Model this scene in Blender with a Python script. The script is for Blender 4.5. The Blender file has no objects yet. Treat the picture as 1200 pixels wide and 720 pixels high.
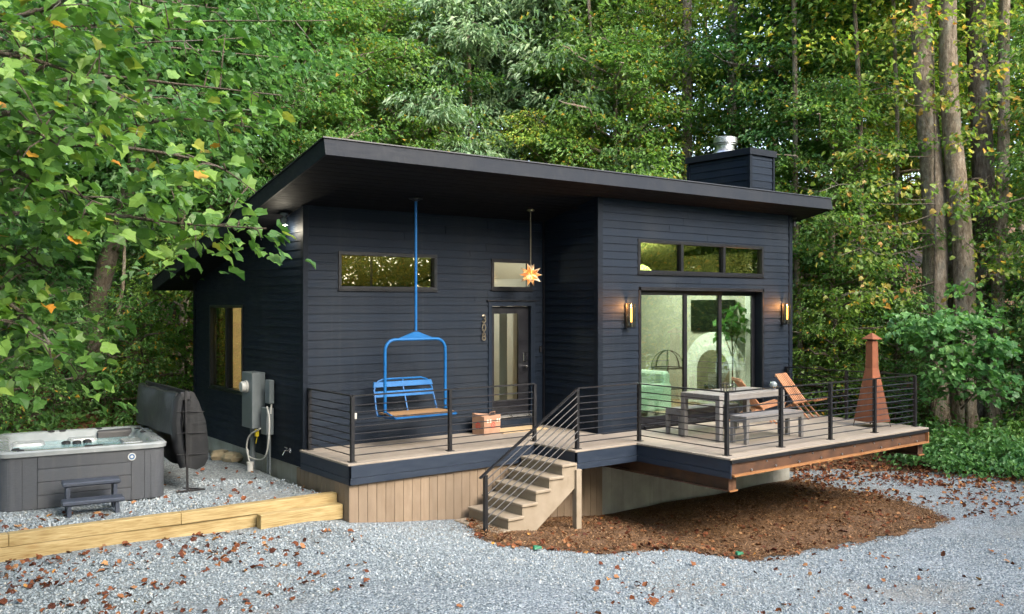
import bpy, math, random
import numpy as np
from mathutils import Vector, Matrix, Quaternion
rad = math.radians
SC = bpy.context.scene
COL = SC.collection

# ------------------------------------------------------------------ camera, world, sun, exposure
FW = np.array([0.6065, 0.7951]); RT = np.array([0.7951, -0.6065])      # camera forward / right on the ground
CAMZ = 3.02
cam = bpy.data.cameras.new('camera'); camo = bpy.data.objects.new('camera', cam); COL.objects.link(camo)
camo.location = (0, 0, CAMZ); camo.rotation_euler = (rad(90), 0, rad(-37.34))
cam.sensor_width = 36; cam.lens = 36 * 1068 / 1200; cam.shift_y = -0.0025
cam.clip_start = 0.1; cam.clip_end = 600
SC.camera = camo

SUN_ELEV = rad(36); sd = np.array([.14, -.99])
SUN_ROT = math.atan2(sd[0], sd[1])
W = bpy.data.worlds.new('World'); SC.world = W; W.use_nodes = True
nt = W.node_tree
sky = nt.nodes.new('ShaderNodeTexSky'); sky.sky_type = 'NISHITA'; sky.sun_disc = False
sky.sun_elevation = SUN_ELEV; sky.sun_rotation = SUN_ROT; sky.air_density = 1.0; sky.dust_density = 2.0; sky.ozone_density = 1.0
bg = nt.nodes['Background']; bg.inputs['Strength'].default_value = 0.15
hs = nt.nodes.new('ShaderNodeHueSaturation'); hs.inputs['Saturation'].default_value = .8      # thin high haze
nt.links.new(sky.outputs[0], hs.inputs['Color']); nt.links.new(hs.outputs[0], bg.inputs['Color'])
sl = bpy.data.lights.new('sun', 'SUN'); sl.energy = 1.5; sl.angle = rad(40); sl.color = (1.0, 0.90, 0.72)
so = bpy.data.objects.new('sun', sl); COL.objects.link(so)
sv = Vector((sd[0] * math.cos(SUN_ELEV), sd[1] * math.cos(SUN_ELEV), math.sin(SUN_ELEV)))
so.rotation_euler = (-sv).to_track_quat('-Z', 'Y').to_euler(); so.location = (0, 0, 40)
vs = SC.view_settings; vs.view_transform = 'Standard'; vs.look = 'None'; vs.gamma = 1; vs.use_curve_mapping = False
vs.exposure = 2.45
SC.render.engine = 'CYCLES'
cy = SC.cycles
cy.use_denoising = True; cy.use_adaptive_sampling = True; cy.adaptive_threshold = 0.02
cy.max_bounces = 7; cy.diffuse_bounces = 3; cy.glossy_bounces = 3; cy.transmission_bounces = 4; cy.transparent_max_bounces = 10
cy.caustics_reflective = False; cy.caustics_refractive = False; cy.sample_clamp_indirect = 6

# ------------------------------------------------------------------ helpers: materials
def mat(name, col=(.5, .5, .5), rough=.6, metal=0, spec=.5):
    m = bpy.data.materials.new(name); m.use_nodes = True
    b = m.node_tree.nodes['Principled BSDF']
    b.inputs['Base Color'].default_value = (*col, 1); b.inputs['Roughness'].default_value = rough
    b.inputs['Metallic'].default_value = metal; b.inputs['Specular IOR Level'].default_value = spec
    return m
class N:
    """small node-graph writer for one material"""
    def __init__(s, m): s.m = m; s.t = m.node_tree; s.b = s.t.nodes['Principled BSDF']; s.out = s.t.nodes['Material Output']
    def n(s, kind, **kw):
        x = s.t.nodes.new(kind)
        for k, v in kw.items(): setattr(x, k, v)
        return x
    def l(s, a, b): s.t.links.new(a, b)
    def coord(s, scale=(1, 1, 1), which='Object'):
        tc = s.n('ShaderNodeTexCoord'); mp = s.n('ShaderNodeMapping'); mp.inputs['Scale'].default_value = scale
        s.l(tc.outputs[which], mp.inputs[0]); return mp.outputs[0]
    def noise(s, vec, scale, detail=4, rough=.55):
        x = s.n('ShaderNodeTexNoise'); x.inputs['Scale'].default_value = scale; x.inputs['Detail'].default_value = detail
        x.inputs['Roughness'].default_value = rough; s.l(vec, x.inputs['Vector']); return x.outputs['Fac']
    def ramp(s, fac, stops, mode='LINEAR'):
        r = s.n('ShaderNodeValToRGB'); r.color_ramp.interpolation = mode; e = r.color_ramp.elements
        while len(e) < len(stops): e.new(0.5)
        for el, (p, c) in zip(e, stops): el.position = p; el.color = (*c, 1) if len(c) == 3 else c
        s.l(fac, r.inputs[0]); return r.outputs[0]
    def mix(s, fac, a, b, blend='MIX'):
        x = s.n('ShaderNodeMix', data_type='RGBA', blend_type=blend)
        if isinstance(fac, (int, float)): x.inputs[0].default_value = fac
        else: s.l(fac, x.inputs[0])
        for i, v in ((6, a), (7, b)):
            if isinstance(v, tuple): x.inputs[i].default_value = (*v, 1)
            else: s.l(v, x.inputs[i])
        return x.outputs[2]
    def bump(s, h, strength=.3, dist=.02):
        b = s.n('ShaderNodeBump'); b.inputs['Strength'].default_value = strength; b.inputs['Distance'].default_value = dist
        s.l(h, b.inputs['Height']); s.l(b.outputs[0], s.b.inputs['Normal']); return b
    def island(s): return s.n('ShaderNodeNewGeometry').outputs['Random Per Island']
    def base(s, c): s.l(c, s.b.inputs['Base Color'])
def noisy(name, a, b, scale=6, stretch=(1, 1, 1), rough=.6, metal=0, spec=.4, bump=.15, isl=.25, bscale=None, detail=5):
    """two-tone noise with some piece-to-piece variation"""
    m = mat(name, a, rough, metal, spec); g = N(m)
    v = g.coord(stretch); f = g.noise(v, scale, detail)
    c = g.ramp(f, [(.3, a), (.7, b)])
    if isl:
        i = g.ramp(g.island(), [(0, (1 - isl,) * 3), (1, (1 + isl * .4,) * 3)])
        c = g.mix(1.0, c, i, 'MULTIPLY')
    g.base(c)
    if bump: g.bump(g.noise(v, bscale or scale * 3, 4), bump, .01)
    r = g.ramp(f, [(.2, (rough - .1,) * 3), (.8, (min(1, rough + .12),) * 3)]); g.l(r, g.b.inputs['Roughness'])
    return m
def emis(name, col, strength):
    m = mat(name, col); b = m.node_tree.nodes['Principled BSDF']
    b.inputs['Emission Color'].default_value = (*col, 1); b.inputs['Emission Strength'].default_value = strength
    return m
def glass_mat(name, tint, refl, rough=.0, k=.5):
    m = bpy.data.materials.new(name); m.use_nodes = True; t = m.node_tree
    t.nodes.remove(t.nodes['Principled BSDF']); out = t.nodes['Material Output']
    tr = t.nodes.new('ShaderNodeBsdfTransparent'); tr.inputs[0].default_value = (*tint, 1)
    gl = t.nodes.new('ShaderNodeBsdfGlossy'); gl.inputs['Roughness'].default_value = rough; gl.inputs[0].default_value = (.95, 1, .95, 1)
    fr = t.nodes.new('ShaderNodeLayerWeight'); fr.inputs[0].default_value = .35
    ma = t.nodes.new('ShaderNodeMath'); ma.operation = 'MULTIPLY_ADD'; ma.inputs[1].default_value = k; ma.inputs[2].default_value = refl
    t.links.new(fr.outputs['Fresnel'], ma.inputs[0])
    mx = t.nodes.new('ShaderNodeMixShader'); t.links.new(ma.outputs[0], mx.inputs[0])
    t.links.new(tr.outputs[0], mx.inputs[1]); t.links.new(gl.outputs[0], mx.inputs[2]); t.links.new(mx.outputs[0], out.inputs[0])
    return m
def leaf_mat(name, stops, trans=.5, tint=(1.45, 1.6, .8), rough=.42):
    """leaf: colour per leaf from stops, lit from both sides"""
    m = mat(name, (.05, .1, .02), rough, 0, .35); g = N(m)
    c = g.ramp(g.island(), stops)
    v = g.coord((1, 1, 1)); f = g.noise(v, .55, 2)
    c = g.mix(1.0, c, g.ramp(f, [(.3, (.78, .86, .84)), (.7, (1.2, 1.12, .95))]), 'MULTIPLY')
    oi = g.n('ShaderNodeObjectInfo')
    c = g.mix(1.0, c, g.ramp(oi.outputs['Random'], [(0, (.82, .92, .95)), (.5, (1, 1, 1)), (1, (1.18, 1.06, .8))]), 'MULTIPLY')
    c = g.mix(1.0, c, (1.36, 1.34, 1.36), 'MULTIPLY'); g.base(c)
    tr = g.n('ShaderNodeBsdfTranslucent'); g.l(g.mix(1.0, c, tint, 'MULTIPLY'), tr.inputs[0])
    mx = g.n('ShaderNodeMixShader'); mx.inputs[0].default_value = trans
    g.l(g.b.outputs[0], mx.inputs[1]); g.l(tr.outputs[0], mx.inputs[2]); g.l(mx.outputs[0], g.out.inputs[0])
    return m

# ------------------------------------------------------------------ helpers: meshes and objects
ORG = {}
class MB:
    def __init__(s): s.v = []; s.f = []
    def add(s, vs, fs):
        o = len(s.v); s.v += [tuple(p) for p in vs]; s.f += [tuple(i + o for i in f) for f in fs]; return s
    def box(s, a, b):
        (x0, y0, z0), (x1, y1, z1) = a, b
        x0, x1 = sorted((x0, x1)); y0, y1 = sorted((y0, y1)); z0, z1 = sorted((z0, z1))
        v = [(x0, y0, z0), (x1, y0, z0), (x1, y1, z0), (x0, y1, z0), (x0, y0, z1), (x1, y0, z1), (x1, y1, z1), (x0, y1, z1)]
        return s.hexa(v)
    def hexa(s, v):
        return s.add(v, [(0, 3, 2, 1), (4, 5, 6, 7), (0, 1, 5, 4), (1, 2, 6, 5), (2, 3, 7, 6), (3, 0, 4, 7)])
    def bar(s, p, q, w, h, up=(0, 0, 1)):
        p, q = Vector(p), Vector(q); d = (q - p).normalized(); u = Vector(up)
        if abs(d.dot(u)) > .99: u = Vector((0, 1, 0))
        r = d.cross(u).normalized() * (w / 2); u = r.cross(d).normalized() * (h / 2)
        return s.hexa([p - r - u, p + r - u, q + r - u, q - r - u, p - r + u, p + r + u, q + r + u, q - r + u])
    def tube(s, pts, r, n=8, cap=True):
        pts = [Vector(p) for p in pts]; rs = r if isinstance(r, (list, tuple)) else [r] * len(pts)
        vs = []; ref = None
        for i, p in enumerate(pts):
            d = (pts[min(i + 1, len(pts) - 1)] - pts[max(i - 1, 0)]).normalized()
            if ref is None: ref = d.orthogonal().normalized()
            ref = (ref - d * ref.dot(d)).normalized(); b = d.cross(ref)
            vs += [p + (ref * math.cos(2 * math.pi * k / n) + b * math.sin(2 * math.pi * k / n)) * rs[i] for k in range(n)]
        fs = [(i * n + k, i * n + (k + 1) % n, (i + 1) * n + (k + 1) % n, (i + 1) * n + k) for i in range(len(pts) - 1) for k in range(n)]
        if cap: fs += [tuple(range(n))[::-1], tuple((len(pts) - 1) * n + k for k in range(n))]
        return s.add(vs, fs)
    def lathe(s, prof, c, n=24, ax='z'):
        vs = []
        for r, z in prof:
            for k in range(n):
                a = 2 * math.pi * k / n
                q = (r * math.cos(a), r * math.sin(a), z)
                if ax == 'x': q = (z, q[0], q[1])
                if ax == 'y': q = (q[0], z, q[1])
                vs.append((c[0] + q[0], c[1] + q[1], c[2] + q[2]))
        fs = [(i * n + k, i * n + (k + 1) % n, (i + 1) * n + (k + 1) % n, (i + 1) * n + k) for i in range(len(prof) - 1) for k in range(n)]
        fs += [tuple(range(n))[::-1], tuple((len(prof) - 1) * n + k for k in range(n))]
        return s.add(vs, fs)
    def prism(s, poly, axis, a, b):
        """poly of 2-D points in the other two axes, run from a to b along axis"""
        def P(p, t): return {'x': (t, p[0], p[1]), 'y': (p[0], t, p[1]), 'z': (p[0], p[1], t)}[axis]
        n = len(poly); vs = [P(p, a) for p in poly] + [P(p, b) for p in poly]
        return s.add(vs, [tuple(range(n)), tuple(range(2 * n - 1, n - 1, -1))] + [(i, i + n, (i + 1) % n + n, (i + 1) % n) for i in range(n)])
    def build(s, name, m, parent=None, bevel=0, smooth=False, local=False):
        me = bpy.data.meshes.new(name); o = bpy.data.objects.new(name, me); COL.objects.link(o)
        off = Vector((0, 0, 0))
        if parent is not None:
            off = ORG.get(parent.name, Vector((0, 0, 0))); o.parent = parent; ORG[o.name] = off
        vs = s.v if local else [(p[0] - off.x, p[1] - off.y, p[2] - off.z) for p in s.v]
        me.from_pydata(vs, [], s.f)
        import bmesh
        bm = bmesh.new(); bm.from_mesh(me); bmesh.ops.recalc_face_normals(bm, faces=bm.faces)
        if bevel: bmesh.ops.bevel(bm, geom=list(bm.edges), offset=bevel, segments=1, affect='EDGES', clamp_overlap=True)
        bm.to_mesh(me); bm.free()
        if smooth:
            me.shade_smooth()
            try: me.set_sharp_from_angle(angle=rad(40))
            except Exception: pass
        me.materials.append(m); return o
def npmesh(name, V, F, m, smooth=False):
    me = bpy.data.meshes.new(name); V = np.asarray(V, np.float32); F = np.asarray(F, np.int32); k = F.shape[1]
    me.vertices.add(len(V)); me.vertices.foreach_set('co', V.ravel())
    me.loops.add(F.size); me.loops.foreach_set('vertex_index', F.ravel())
    me.polygons.add(len(F)); me.polygons.foreach_set('loop_start', np.arange(0, F.size, k, dtype=np.int32))
    me.polygons.foreach_set('loop_total', np.full(len(F), k, np.int32))
    me.polygons.foreach_set('use_smooth', np.full(len(F), smooth, bool))
    me.update(); me.validate(); me.materials.append(m); return me
def put(name, me, parent=None):
    o = bpy.data.objects.new(name, me); COL.objects.link(o)
    if parent is not None: o.parent = parent
    return o
def tag(o, label=None, cat=None, group=None, kind=None):
    if label: o['label'] = label
    if cat: o['category'] = cat
    if group: o['group'] = group
    if kind: o['kind'] = kind
    return o
def thing(name, label, cat, loc=(0, 0, 0), rz=0, group=None, scale=1):
    o = bpy.data.objects.new(name, None); COL.objects.link(o); o.location = loc; o.rotation_euler = (0, 0, rz); o.scale = (scale,) * 3
    o.empty_display_size = .2; ORG[o.name] = Vector(loc)
    return tag(o, label, cat, group)
def cp(o, parent=None):
    c = o.copy(); COL.objects.link(c); c.parent = parent
    for ch in list(o.children): cp(ch, c)
    return c
def light(name, loc, power, col, parent=None, r=.05):
    l = bpy.data.lights.new(name, 'POINT'); l.energy = power; l.color = col; l.shadow_soft_size = r
    o = bpy.data.objects.new(name, l); COL.objects.link(o); o.location = loc
    if parent is not None: o.parent = parent; o.location = Vector(loc) - ORG[parent.name]
    return o
def wpt(F, r, z=0): return (F * FW[0] + r * RT[0], F * FW[1] + r * RT[1], z)
def upx(u, F): return (u - 600) / 1068 * F

# ------------------------------------------------------------------ materials
M = {}
M['siding'] = noisy('dark_siding', (0.0037, 0.0078, 0.0165), (0.0056, 0.0112, 0.0213), 3.5, (1, 1, 7), .62, bump=.25, isl=.16, bscale=30, spec=.16)
M['trim'] = noisy('dark_trim', (0.0033, 0.0060, 0.0113), (0.0053, 0.0088, 0.0152), 6, rough=.6, bump=.1, isl=.1, spec=.15)
M['soffit'] = noisy('soffit_boards', (0.0051, 0.0055, 0.0072), (0.0085, 0.0093, 0.0119), 5, (1, 6, 1), .65, bump=.2, isl=.3, spec=.12)
M['fascia'] = noisy('fascia_paint', (0.0047, 0.0072, 0.0127), (0.0076, 0.0106, 0.0170), 4, (1, 3, 6), .6, bump=.15, isl=.1, spec=.18)
M['membrane'] = noisy('roof_membrane', (.012, .012, .013), (.025, .025, .026), 8, rough=.75, isl=0)
M['frame'] = noisy('window_frame', (0.0064, 0.0064, 0.0088), (0.0104, 0.0112, 0.0144), 9, rough=.35, bump=0, isl=.05)
M['steel'] = noisy('black_steel', (0.0080, 0.0080, 0.0096), (0.0144, 0.0144, 0.0168), 12, rough=.38, bump=.05, isl=.1)
M['glass'] = glass_mat('window_glass', (.70, .82, .74), .07, k=.34)
M['glassn'] = glass_mat('door_glass', (.84, .88, .82), .04, k=.3)
M['glass_reflection_tint'] = glass_mat('reflection_tinted_glass', (.33, .36, .19), .18, k=.6)  # olive tint paints the tone of reflected foliage into the glass
M['clear'] = glass_mat('clear_glass', (.95, .94, .90), .02, k=.12)
M['white'] = noisy('white_paint', (.74, .73, .70), (.80, .79, .76), 4, rough=.7, bump=.05, isl=0)
M['beige'] = noisy('beige_plaster', (0.3920, 0.3675, 0.3125), (0.4606, 0.4305, 0.3750), 4, rough=.8, bump=.05, isl=0)
M['floor'] = noisy('oak_floor', (.24, .15, .08), (.34, .22, .13), 4, (1, 8, 1), .45, isl=.3)
M['concrete'] = noisy('concrete', (0.2740, 0.2742, 0.2481), (0.4030, 0.3988, 0.3679), 3, rough=.85, bump=.25, isl=0, bscale=40, detail=8)
M['tan'] = noisy('tan_boards', (0.1795, 0.1287, 0.0868), (0.2214, 0.1646, 0.1167), 5, (3, 3, 1), .7, bump=.15, isl=.16)
M['stairw'] = noisy('stair_boards', (0.2167, 0.1746, 0.1264), (0.2649, 0.2197, 0.1686), 6, rough=.7, bump=.12, isl=.12)
M['deck'] = noisy('deck_boards', (0.2285, 0.1914, 0.1542), (0.2856, 0.2456, 0.2056), 5, (1, 7, 7), .7, bump=.15, isl=.16)
M['rust'] = noisy('rusted_steel', (0.0440, 0.0224, 0.0144), (0.0960, 0.0440, 0.0224), 5, rough=.75, bump=.25, isl=.05, detail=8)
M['orange'] = noisy('orange_flange', (0.2167, 0.0892, 0.0319), (0.2932, 0.1403, 0.0542), 7, (1, 4, 1), .7, bump=.2, isl=.05)
M['corten'] = noisy('weathered_iron', (0.1283, 0.0369, 0.0160), (0.2228, 0.0713, 0.0312), 4, rough=.8, bump=.2, isl=.06, detail=8)
M['cortend'] = noisy('dark_iron', (.04, .022, .016), (.08, .04, .025), 6, rough=.8, isl=0)
M['blue'] = noisy('blue_paint', (0.0036, 0.0694, 0.2153), (0.0054, 0.0900, 0.2659), 7, rough=.45, bump=.03, isl=.05, spec=.25)
M['seatw'] = noisy('seat_slats', (0.1680, 0.0900, 0.0360), (0.2520, 0.1500, 0.0660), 6, (6, 1, 1), .55, isl=.3)
M['chairw'] = noisy('chair_wood', (0.2499, 0.1071, 0.0506), (0.3332, 0.1606, 0.0833), 5, (4, 1, 1), .5, bump=.1, isl=.28)
M['timber'] = None
M['galv'] = noisy('galvanised', (0.3780, 0.3870, 0.3960), (0.5220, 0.5310, 0.5400), 10, rough=.3, metal=.9, bump=.05, isl=0)
M['tablew'] = noisy('grey_table', (0.1404, 0.1326, 0.1287), (0.1794, 0.1716, 0.1677), 6, (5, 1, 1), .6, isl=.15)
M['tubpanel'] = noisy('tub_panel', (.036, .041, .052), (.052, .058, .070), 5, (3, 3, 14), .6, bump=.3, isl=.12, bscale=24)
M['acryl'] = noisy('tub_acrylic', (0.1855, 0.2065, 0.2192), (0.2530, 0.2698, 0.2783), 5, rough=.2, bump=.0, isl=0, spec=.6)
M['plastic'] = noisy('slate_plastic', (0.0280, 0.0360, 0.0560), (0.0400, 0.0480, 0.0680), 8, rough=.45, bump=.05, isl=.05)
M['black'] = noisy('black_rubber', (.010, .010, .013), (.02, .02, .024), 9, rough=.5, isl=.05)
M['vinyl'] = noisy('cover_vinyl', (0.0034, 0.0041, 0.0057), (0.0067, 0.0077, 0.0104), 5, rough=.42, bump=.3, isl=.1, bscale=18)
M['greybox'] = noisy('grey_enclosure', (0.1267, 0.1489, 0.1647), (0.1647, 0.1869, 0.1996), 6, rough=.5, metal=.1, bump=.05, isl=.1)
M['pvc'] = noisy('white_plastic', (0.4144, 0.4144, 0.4016), (0.4590, 0.4590, 0.4462), 6, rough=.4, bump=0, isl=.05)
M['yellow'] = mat('yellow_plastic', (.6, .45, .02), .5)
M['bag'] = noisy('kraft_paper', (0.2677, 0.1498, 0.0956), (0.3315, 0.1976, 0.1339), 7, rough=.85, bump=.2, isl=.1)
M['red'] = mat('red_ink', (.5, .045, .03), .7)
M['paperw'] = mat('pale_ink', (.68, .56, .47), .8)
M['brass'] = noisy('brass', (0.2400, 0.2000, 0.1440), (0.3520, 0.3040, 0.2240), 8, rough=.35, metal=.8, isl=0, bump=0)
M['chrome'] = mat('chrome', (.6, .6, .62), .2, 1)
M['sofa'] = noisy('sofa_fabric', (.55, .62, .58), (.62, .68, .64), 10, rough=.9, isl=0)
M['screen'] = mat('tv_screen', (.006, .007, .006), .12)
M['stone'] = noisy('boulder', (.20, .16, .10), (.34, .28, .18), 4, rough=.9, bump=.5, isl=.1)
M['greenp'] = mat('green_plastic', (.015, .14, .07), .5)
M['curtain'] = noisy('curtain_cloth', (.48, .21, .025), (.55, .26, .04), 3, (6, 6, 1), .9, isl=0)
def timber_mat():
    m = mat('fresh_timber', (.5, .35, .14), .65); g = N(m); v = g.coord((1, 6, 6)); f = g.noise(v, 3, 6)
    c = g.ramp(f, [(.3, (.26, .188, .08)), (.55, (.33, .252, .122)), (.75, (.38, .298, .155))])
    vo = g.n('ShaderNodeTexVoronoi'); vo.inputs['Scale'].default_value = 1.0; g.l(g.coord((1.5, .05, 6)), vo.inputs['Vector'])
    k = g.ramp(vo.outputs['Distance'], [(.05, (.22, .11, .04)), (.09, (.7, .58, .42)), (.2, (1, 1, 1))])
    st = g.noise(g.coord((.8, 22, 22)), 4, 4); c = g.mix(1.0, c, g.ramp(st, [(.35, (.74, .66, .52)), (.6, (1.05, 1.05, 1.05))]), 'MULTIPLY')
    c = g.mix(1.0, c, k, 'MULTIPLY'); g.base(c); g.bump(f, .15, .01); return m
def weather(m, dust, amt):
    """faded, dusty patches and faint water streaks with shapes of their own"""
    g = N(m); src = g.b.inputs['Base Color'].links[0].from_socket
    k1 = g.ramp(g.noise(g.coord((1, 1, .35)), 1.1, 6, .6), [(.46, (0, 0, 0)), (.72, (amt,) * 3)])
    k2 = g.ramp(g.noise(g.coord((9, 9, .25)), 1.6, 4), [(.55, (0, 0, 0)), (.72, (amt * .7,) * 3)])
    g.base(g.mix(k2, g.mix(k1, src, dust), dust))
weather(M['siding'], (.017, .0205, .026), .5); weather(M['fascia'], (.02, .021, .023), .5); weather(M['edge'], (.04, .042, .045), .4) if 'edge' in M else None
weather(M['concrete'], (.13, .12, .10), .45); weather(M['tan'], (.13, .10, .075), .5); weather(M['deck'], (.16, .14, .12), .5); weather(M['tubpanel'], (.075, .075, .078), .6); weather(M['vinyl'], (.03, .03, .032), .7); weather(M['blue'], (.03, .10, .24), .3); weather(M['corten'], (.07, .035, .022), .8); weather(M['tablew'], (.14, .125, .11), .7)
M['timber'] = timber_mat()
def star_glass():
    m = mat('amber_glass', (.55, .26, .08), .15); g = N(m)
    c = g.ramp(g.island(), [(0, (.42, .18, .06)), (.35, (.55, .36, .18)), (.7, (.6, .6, .58)), (1, (.40, .2, .08))])
    g.base(c); tr = g.n('ShaderNodeBsdfTranslucent'); g.l(c, tr.inputs[0]); mx = g.n('ShaderNodeMixShader'); mx.inputs[0].default_value = .6
    g.l(g.b.outputs[0], mx.inputs[1]); g.l(tr.outputs[0], mx.inputs[2]); g.l(mx.outputs[0], g.out.inputs[0]); return m
M['star'] = star_glass()
def bark(name, a, b, c, sc=5):
    m = mat(name, a, .9, 0, .2); g = N(m); v = g.coord((1, 1, .4)); f = g.noise(v, sc * 2.6, 8, .7)
    col = g.ramp(f, [(.3, a), (.52, b), (.72, c)])
    f2 = g.noise(g.coord((1, 1, .7)), 2.6, 6, .65)
    col = g.mix(g.ramp(f2, [(.52, (0, 0, 0)), (.68, (.55,) * 3)]), col, (.33, .33, .30)); g.base(col); g.bump(f, 1.0, .09); return m
M['bark'] = bark('grey_bark', (.085, .062, .045), (.24, .19, .145), (.42, .355, .285))
M['barkd'] = bark('brown_bark', (.06, .045, .033), (.125, .10, .078), (.20, .17, .135))
G1, G2, G3 = (.045, .100, .033), (.080, .158, .048), (.128, .215, .068)
M['leaf_green'] = leaf_mat('leaf_green', [(0, G1), (.5, G2), (.9, G3), (.965, (.16, .18, .03)), (1, (.32, .17, .03))])
M['leaf_deep'] = leaf_mat('leaf_deep', [(0, (.034, .085, .032)), (.5, (.058, .130, .045)), (1, (.098, .178, .062))])  # deep green; on left-hand foliage it also stands in for shade
M['leaf_pale'] = leaf_mat('leaf_pale', [(0, (.08, .14, .08)), (.5, (.13, .20, .12)), (1, (.21, .27, .18))], .3)
M['leaf_sunlit_lime'] = leaf_mat('leaf_sunlit_lime', [(0, (.09, .16, .03)), (.6, (.16, .23, .045)), (.92, (.28, .30, .06)), (1, (.5, .3, .05))], .42)  # yellow-green raised so the colour stands in for sun on the canopy
M['leaf_autumn'] = leaf_mat('leaf_autumn', [(0, (.08, .14, .03)), (.5, (.19, .22, .045)), (.72, (.36, .24, .05)), (1, (.45, .18, .05))], .42)
M['leaf_turning'] = leaf_mat('leaf_turning', [(0, (.07, .13, .03)), (.6, (.14, .19, .045)), (.86, (.26, .23, .06)), (1, (.36, .17, .05))])
M['leaf_near'] = leaf_mat('leaf_near', [(0, (.030, .078, .018)), (.5, (.070, .148, .032)), (.95, (.14, .23, .055)), (.985, (.22, .21, .04)), (1, (.38, .16, .025))], .36)
M['leaf_fern'] = leaf_mat('leaf_fern', [(0, (.05, .12, .04)), (.6, (.08, .18, .06)), (1, (.13, .24, .085))], .35)

# ------------------------------------------------------------------ terrain
def sstep(t): t = np.clip(t, 0, 1); return t * t * (3 - 2 * t)
def hillh(x, y):
    F = FW[0] * x + FW[1] * y; r = RT[0] * x + RT[1] * y
    F0 = np.interp(r, [-14, -8.5, -6, -3, 3, 8, 14], [13.5, 14.6, 17.2, 20.2, 21, 20.6, 20.2])
    t = np.maximum(F - F0, 0)
    h = .30 * t * t / (t + 1.6)
    return np.minimum(h, 12 + 0 * h) + .10 * np.sin(x * 1.3) * np.sin(y * 1.1 + 1) * np.clip(t / 3, 0, 1)
def gz(x, y):
    x = np.asarray(x, float); y = np.asarray(y, float)
    b = .13 - .65 * np.clip((x - 5.3) / 5.1, 0, 1)
    return b + hillh(x, y) + .018 * np.sin(x * 2.1 + y) * np.sin(y * 1.7 - x * .6)
PADZ = .37
def inpad(x, y): return (x < 5.72) & (y > 11.62) & (y < 21)
def surf(x, y): return np.where(inpad(x, y), np.maximum(PADZ, gz(x, y)), gz(x, y))
def ax(lo, hi, a, b, fine, coarse):
    l = list(np.arange(a, b, fine)); x = b; st = fine
    while x < hi: l.append(x); st = min(st * 1.25, coarse); x += st
    x = a; st = fine
    while x > lo: x -= st; st = min(st * 1.25, coarse); l.append(x)
    return np.array(sorted(l))
def grid(xs, ys, zf, keep=None):
    X, Y = np.meshgrid(xs, ys); V = np.stack([X.ravel(), Y.ravel(), zf(X, Y).ravel()], 1)
    nx = len(xs); i = np.arange(len(ys) - 1)[:, None] * nx + np.arange(nx - 1)[None, :]
    F = np.stack([i, i + 1, i + 1 + nx, i + nx], -1).reshape(-1, 4)
    if keep is not None:
        c = V[F].mean(1); F = F[keep(c[:, 0], c[:, 1])]
        u, inv = np.unique(F, return_inverse=True); V = V[u]; F = inv.reshape(F.shape)
    return V, F
def gravel_nodes(g, v):
    vo = g.n('ShaderNodeTexVoronoi'); vo.inputs['Scale'].default_value = 38; g.l(v, vo.inputs['Vector'])
    sep = g.n('ShaderNodeSeparateColor'); g.l(vo.outputs['Color'], sep.inputs[0])
    c = g.ramp(sep.outputs[0], [(0, (.12, .148, .172)), (.35, (.195, .23, .258)), (.75, (.26, .298, .326)), (1, (.37, .395, .415))])
    edge = g.ramp(vo.outputs['Distance'], [(.45, (1, 1, 1)), (.95, (.35, .35, .36))])
    c = g.mix(1.0, c, edge, 'MULTIPLY')
    pt = g.noise(v, .8, 5); c = g.mix(1.0, c, g.ramp(pt, [(.3, (.85, .84, .82)), (.7, (1.1, 1.1, 1.1))]), 'MULTIPLY')
    du = g.noise(v, .45, 7, .65); c = g.mix(g.ramp(du, [(.52, (0, 0, 0)), (.66, (.5, .5, .5))]), c, (.20, .185, .16))
    return c, vo.outputs['Distance']
def ground_mat():
    m = mat('ground', (.3, .3, .3), .85, 0, .25); g = N(m); v = g.coord()
    c, d = gravel_nodes(g, v)
    # forest floor of brown leaves where the hill starts
    vo = g.n('ShaderNodeTexVoronoi'); vo.inputs['Scale'].default_value = 11; g.l(v, vo.inputs['Vector'])
    sep = g.n('ShaderNodeSeparateColor'); g.l(vo.outputs['Color'], sep.inputs[0])
    fl = g.ramp(sep.outputs[0], [(0, (.035, .02, .012)), (.4, (.085, .045, .022)), (.75, (.15, .08, .038)), (1, (.26, .15, .07))])
    fl = g.mix(g.ramp(g.noise(v, .9, 5), [(.45, (0, 0, 0)), (.6, (.8, .8, .8))]), fl, (.045, .03, .018))
    at = g.n('ShaderNodeAttribute', attribute_name='forest'); w = g.noise(v, 2.2, 5)
    ad = g.n('ShaderNodeMath', operation='ADD'); g.l(at.outputs['Fac'], ad.inputs[0]); g.l(w, ad.inputs[1])
    k = g.ramp(ad.outputs[0], [(.95, (0, 0, 0)), (1.12, (1, 1, 1))])
    g.base(g.mix(k, c, fl))
    b = g.bump(d, .8, .03); b.invert = True
    return m
M['ground'] = ground_mat()
xs = ax(-160, 220, -2, 22, .3, 14); ys = ax(-160, 220, 4, 24, .3, 14)
V, F = grid(xs, ys, gz)
me = npmesh('ground', V, F, M['ground'], True)
fo = FW[0] * V[:, 0] + FW[1] * V[:, 1]; rr = RT[0] * V[:, 0] + RT[1] * V[:, 1]
hh = hillh(V[:, 0], V[:, 1])
edge = np.interp(rr, [-14, -5, 3, 7, 10, 14], [13.6, 17, 19, 19.6, 19.0, 18.2])
forest = np.clip((fo - edge) / 1.2 + .5, 0, 1); forest = np.where(fo < -12, 1, forest)
a = me.attributes.new('forest', 'FLOAT', 'POINT'); a.data.foreach_set('value', forest.astype(np.float32))
tag(put('ground', me), kind='structure')
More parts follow.
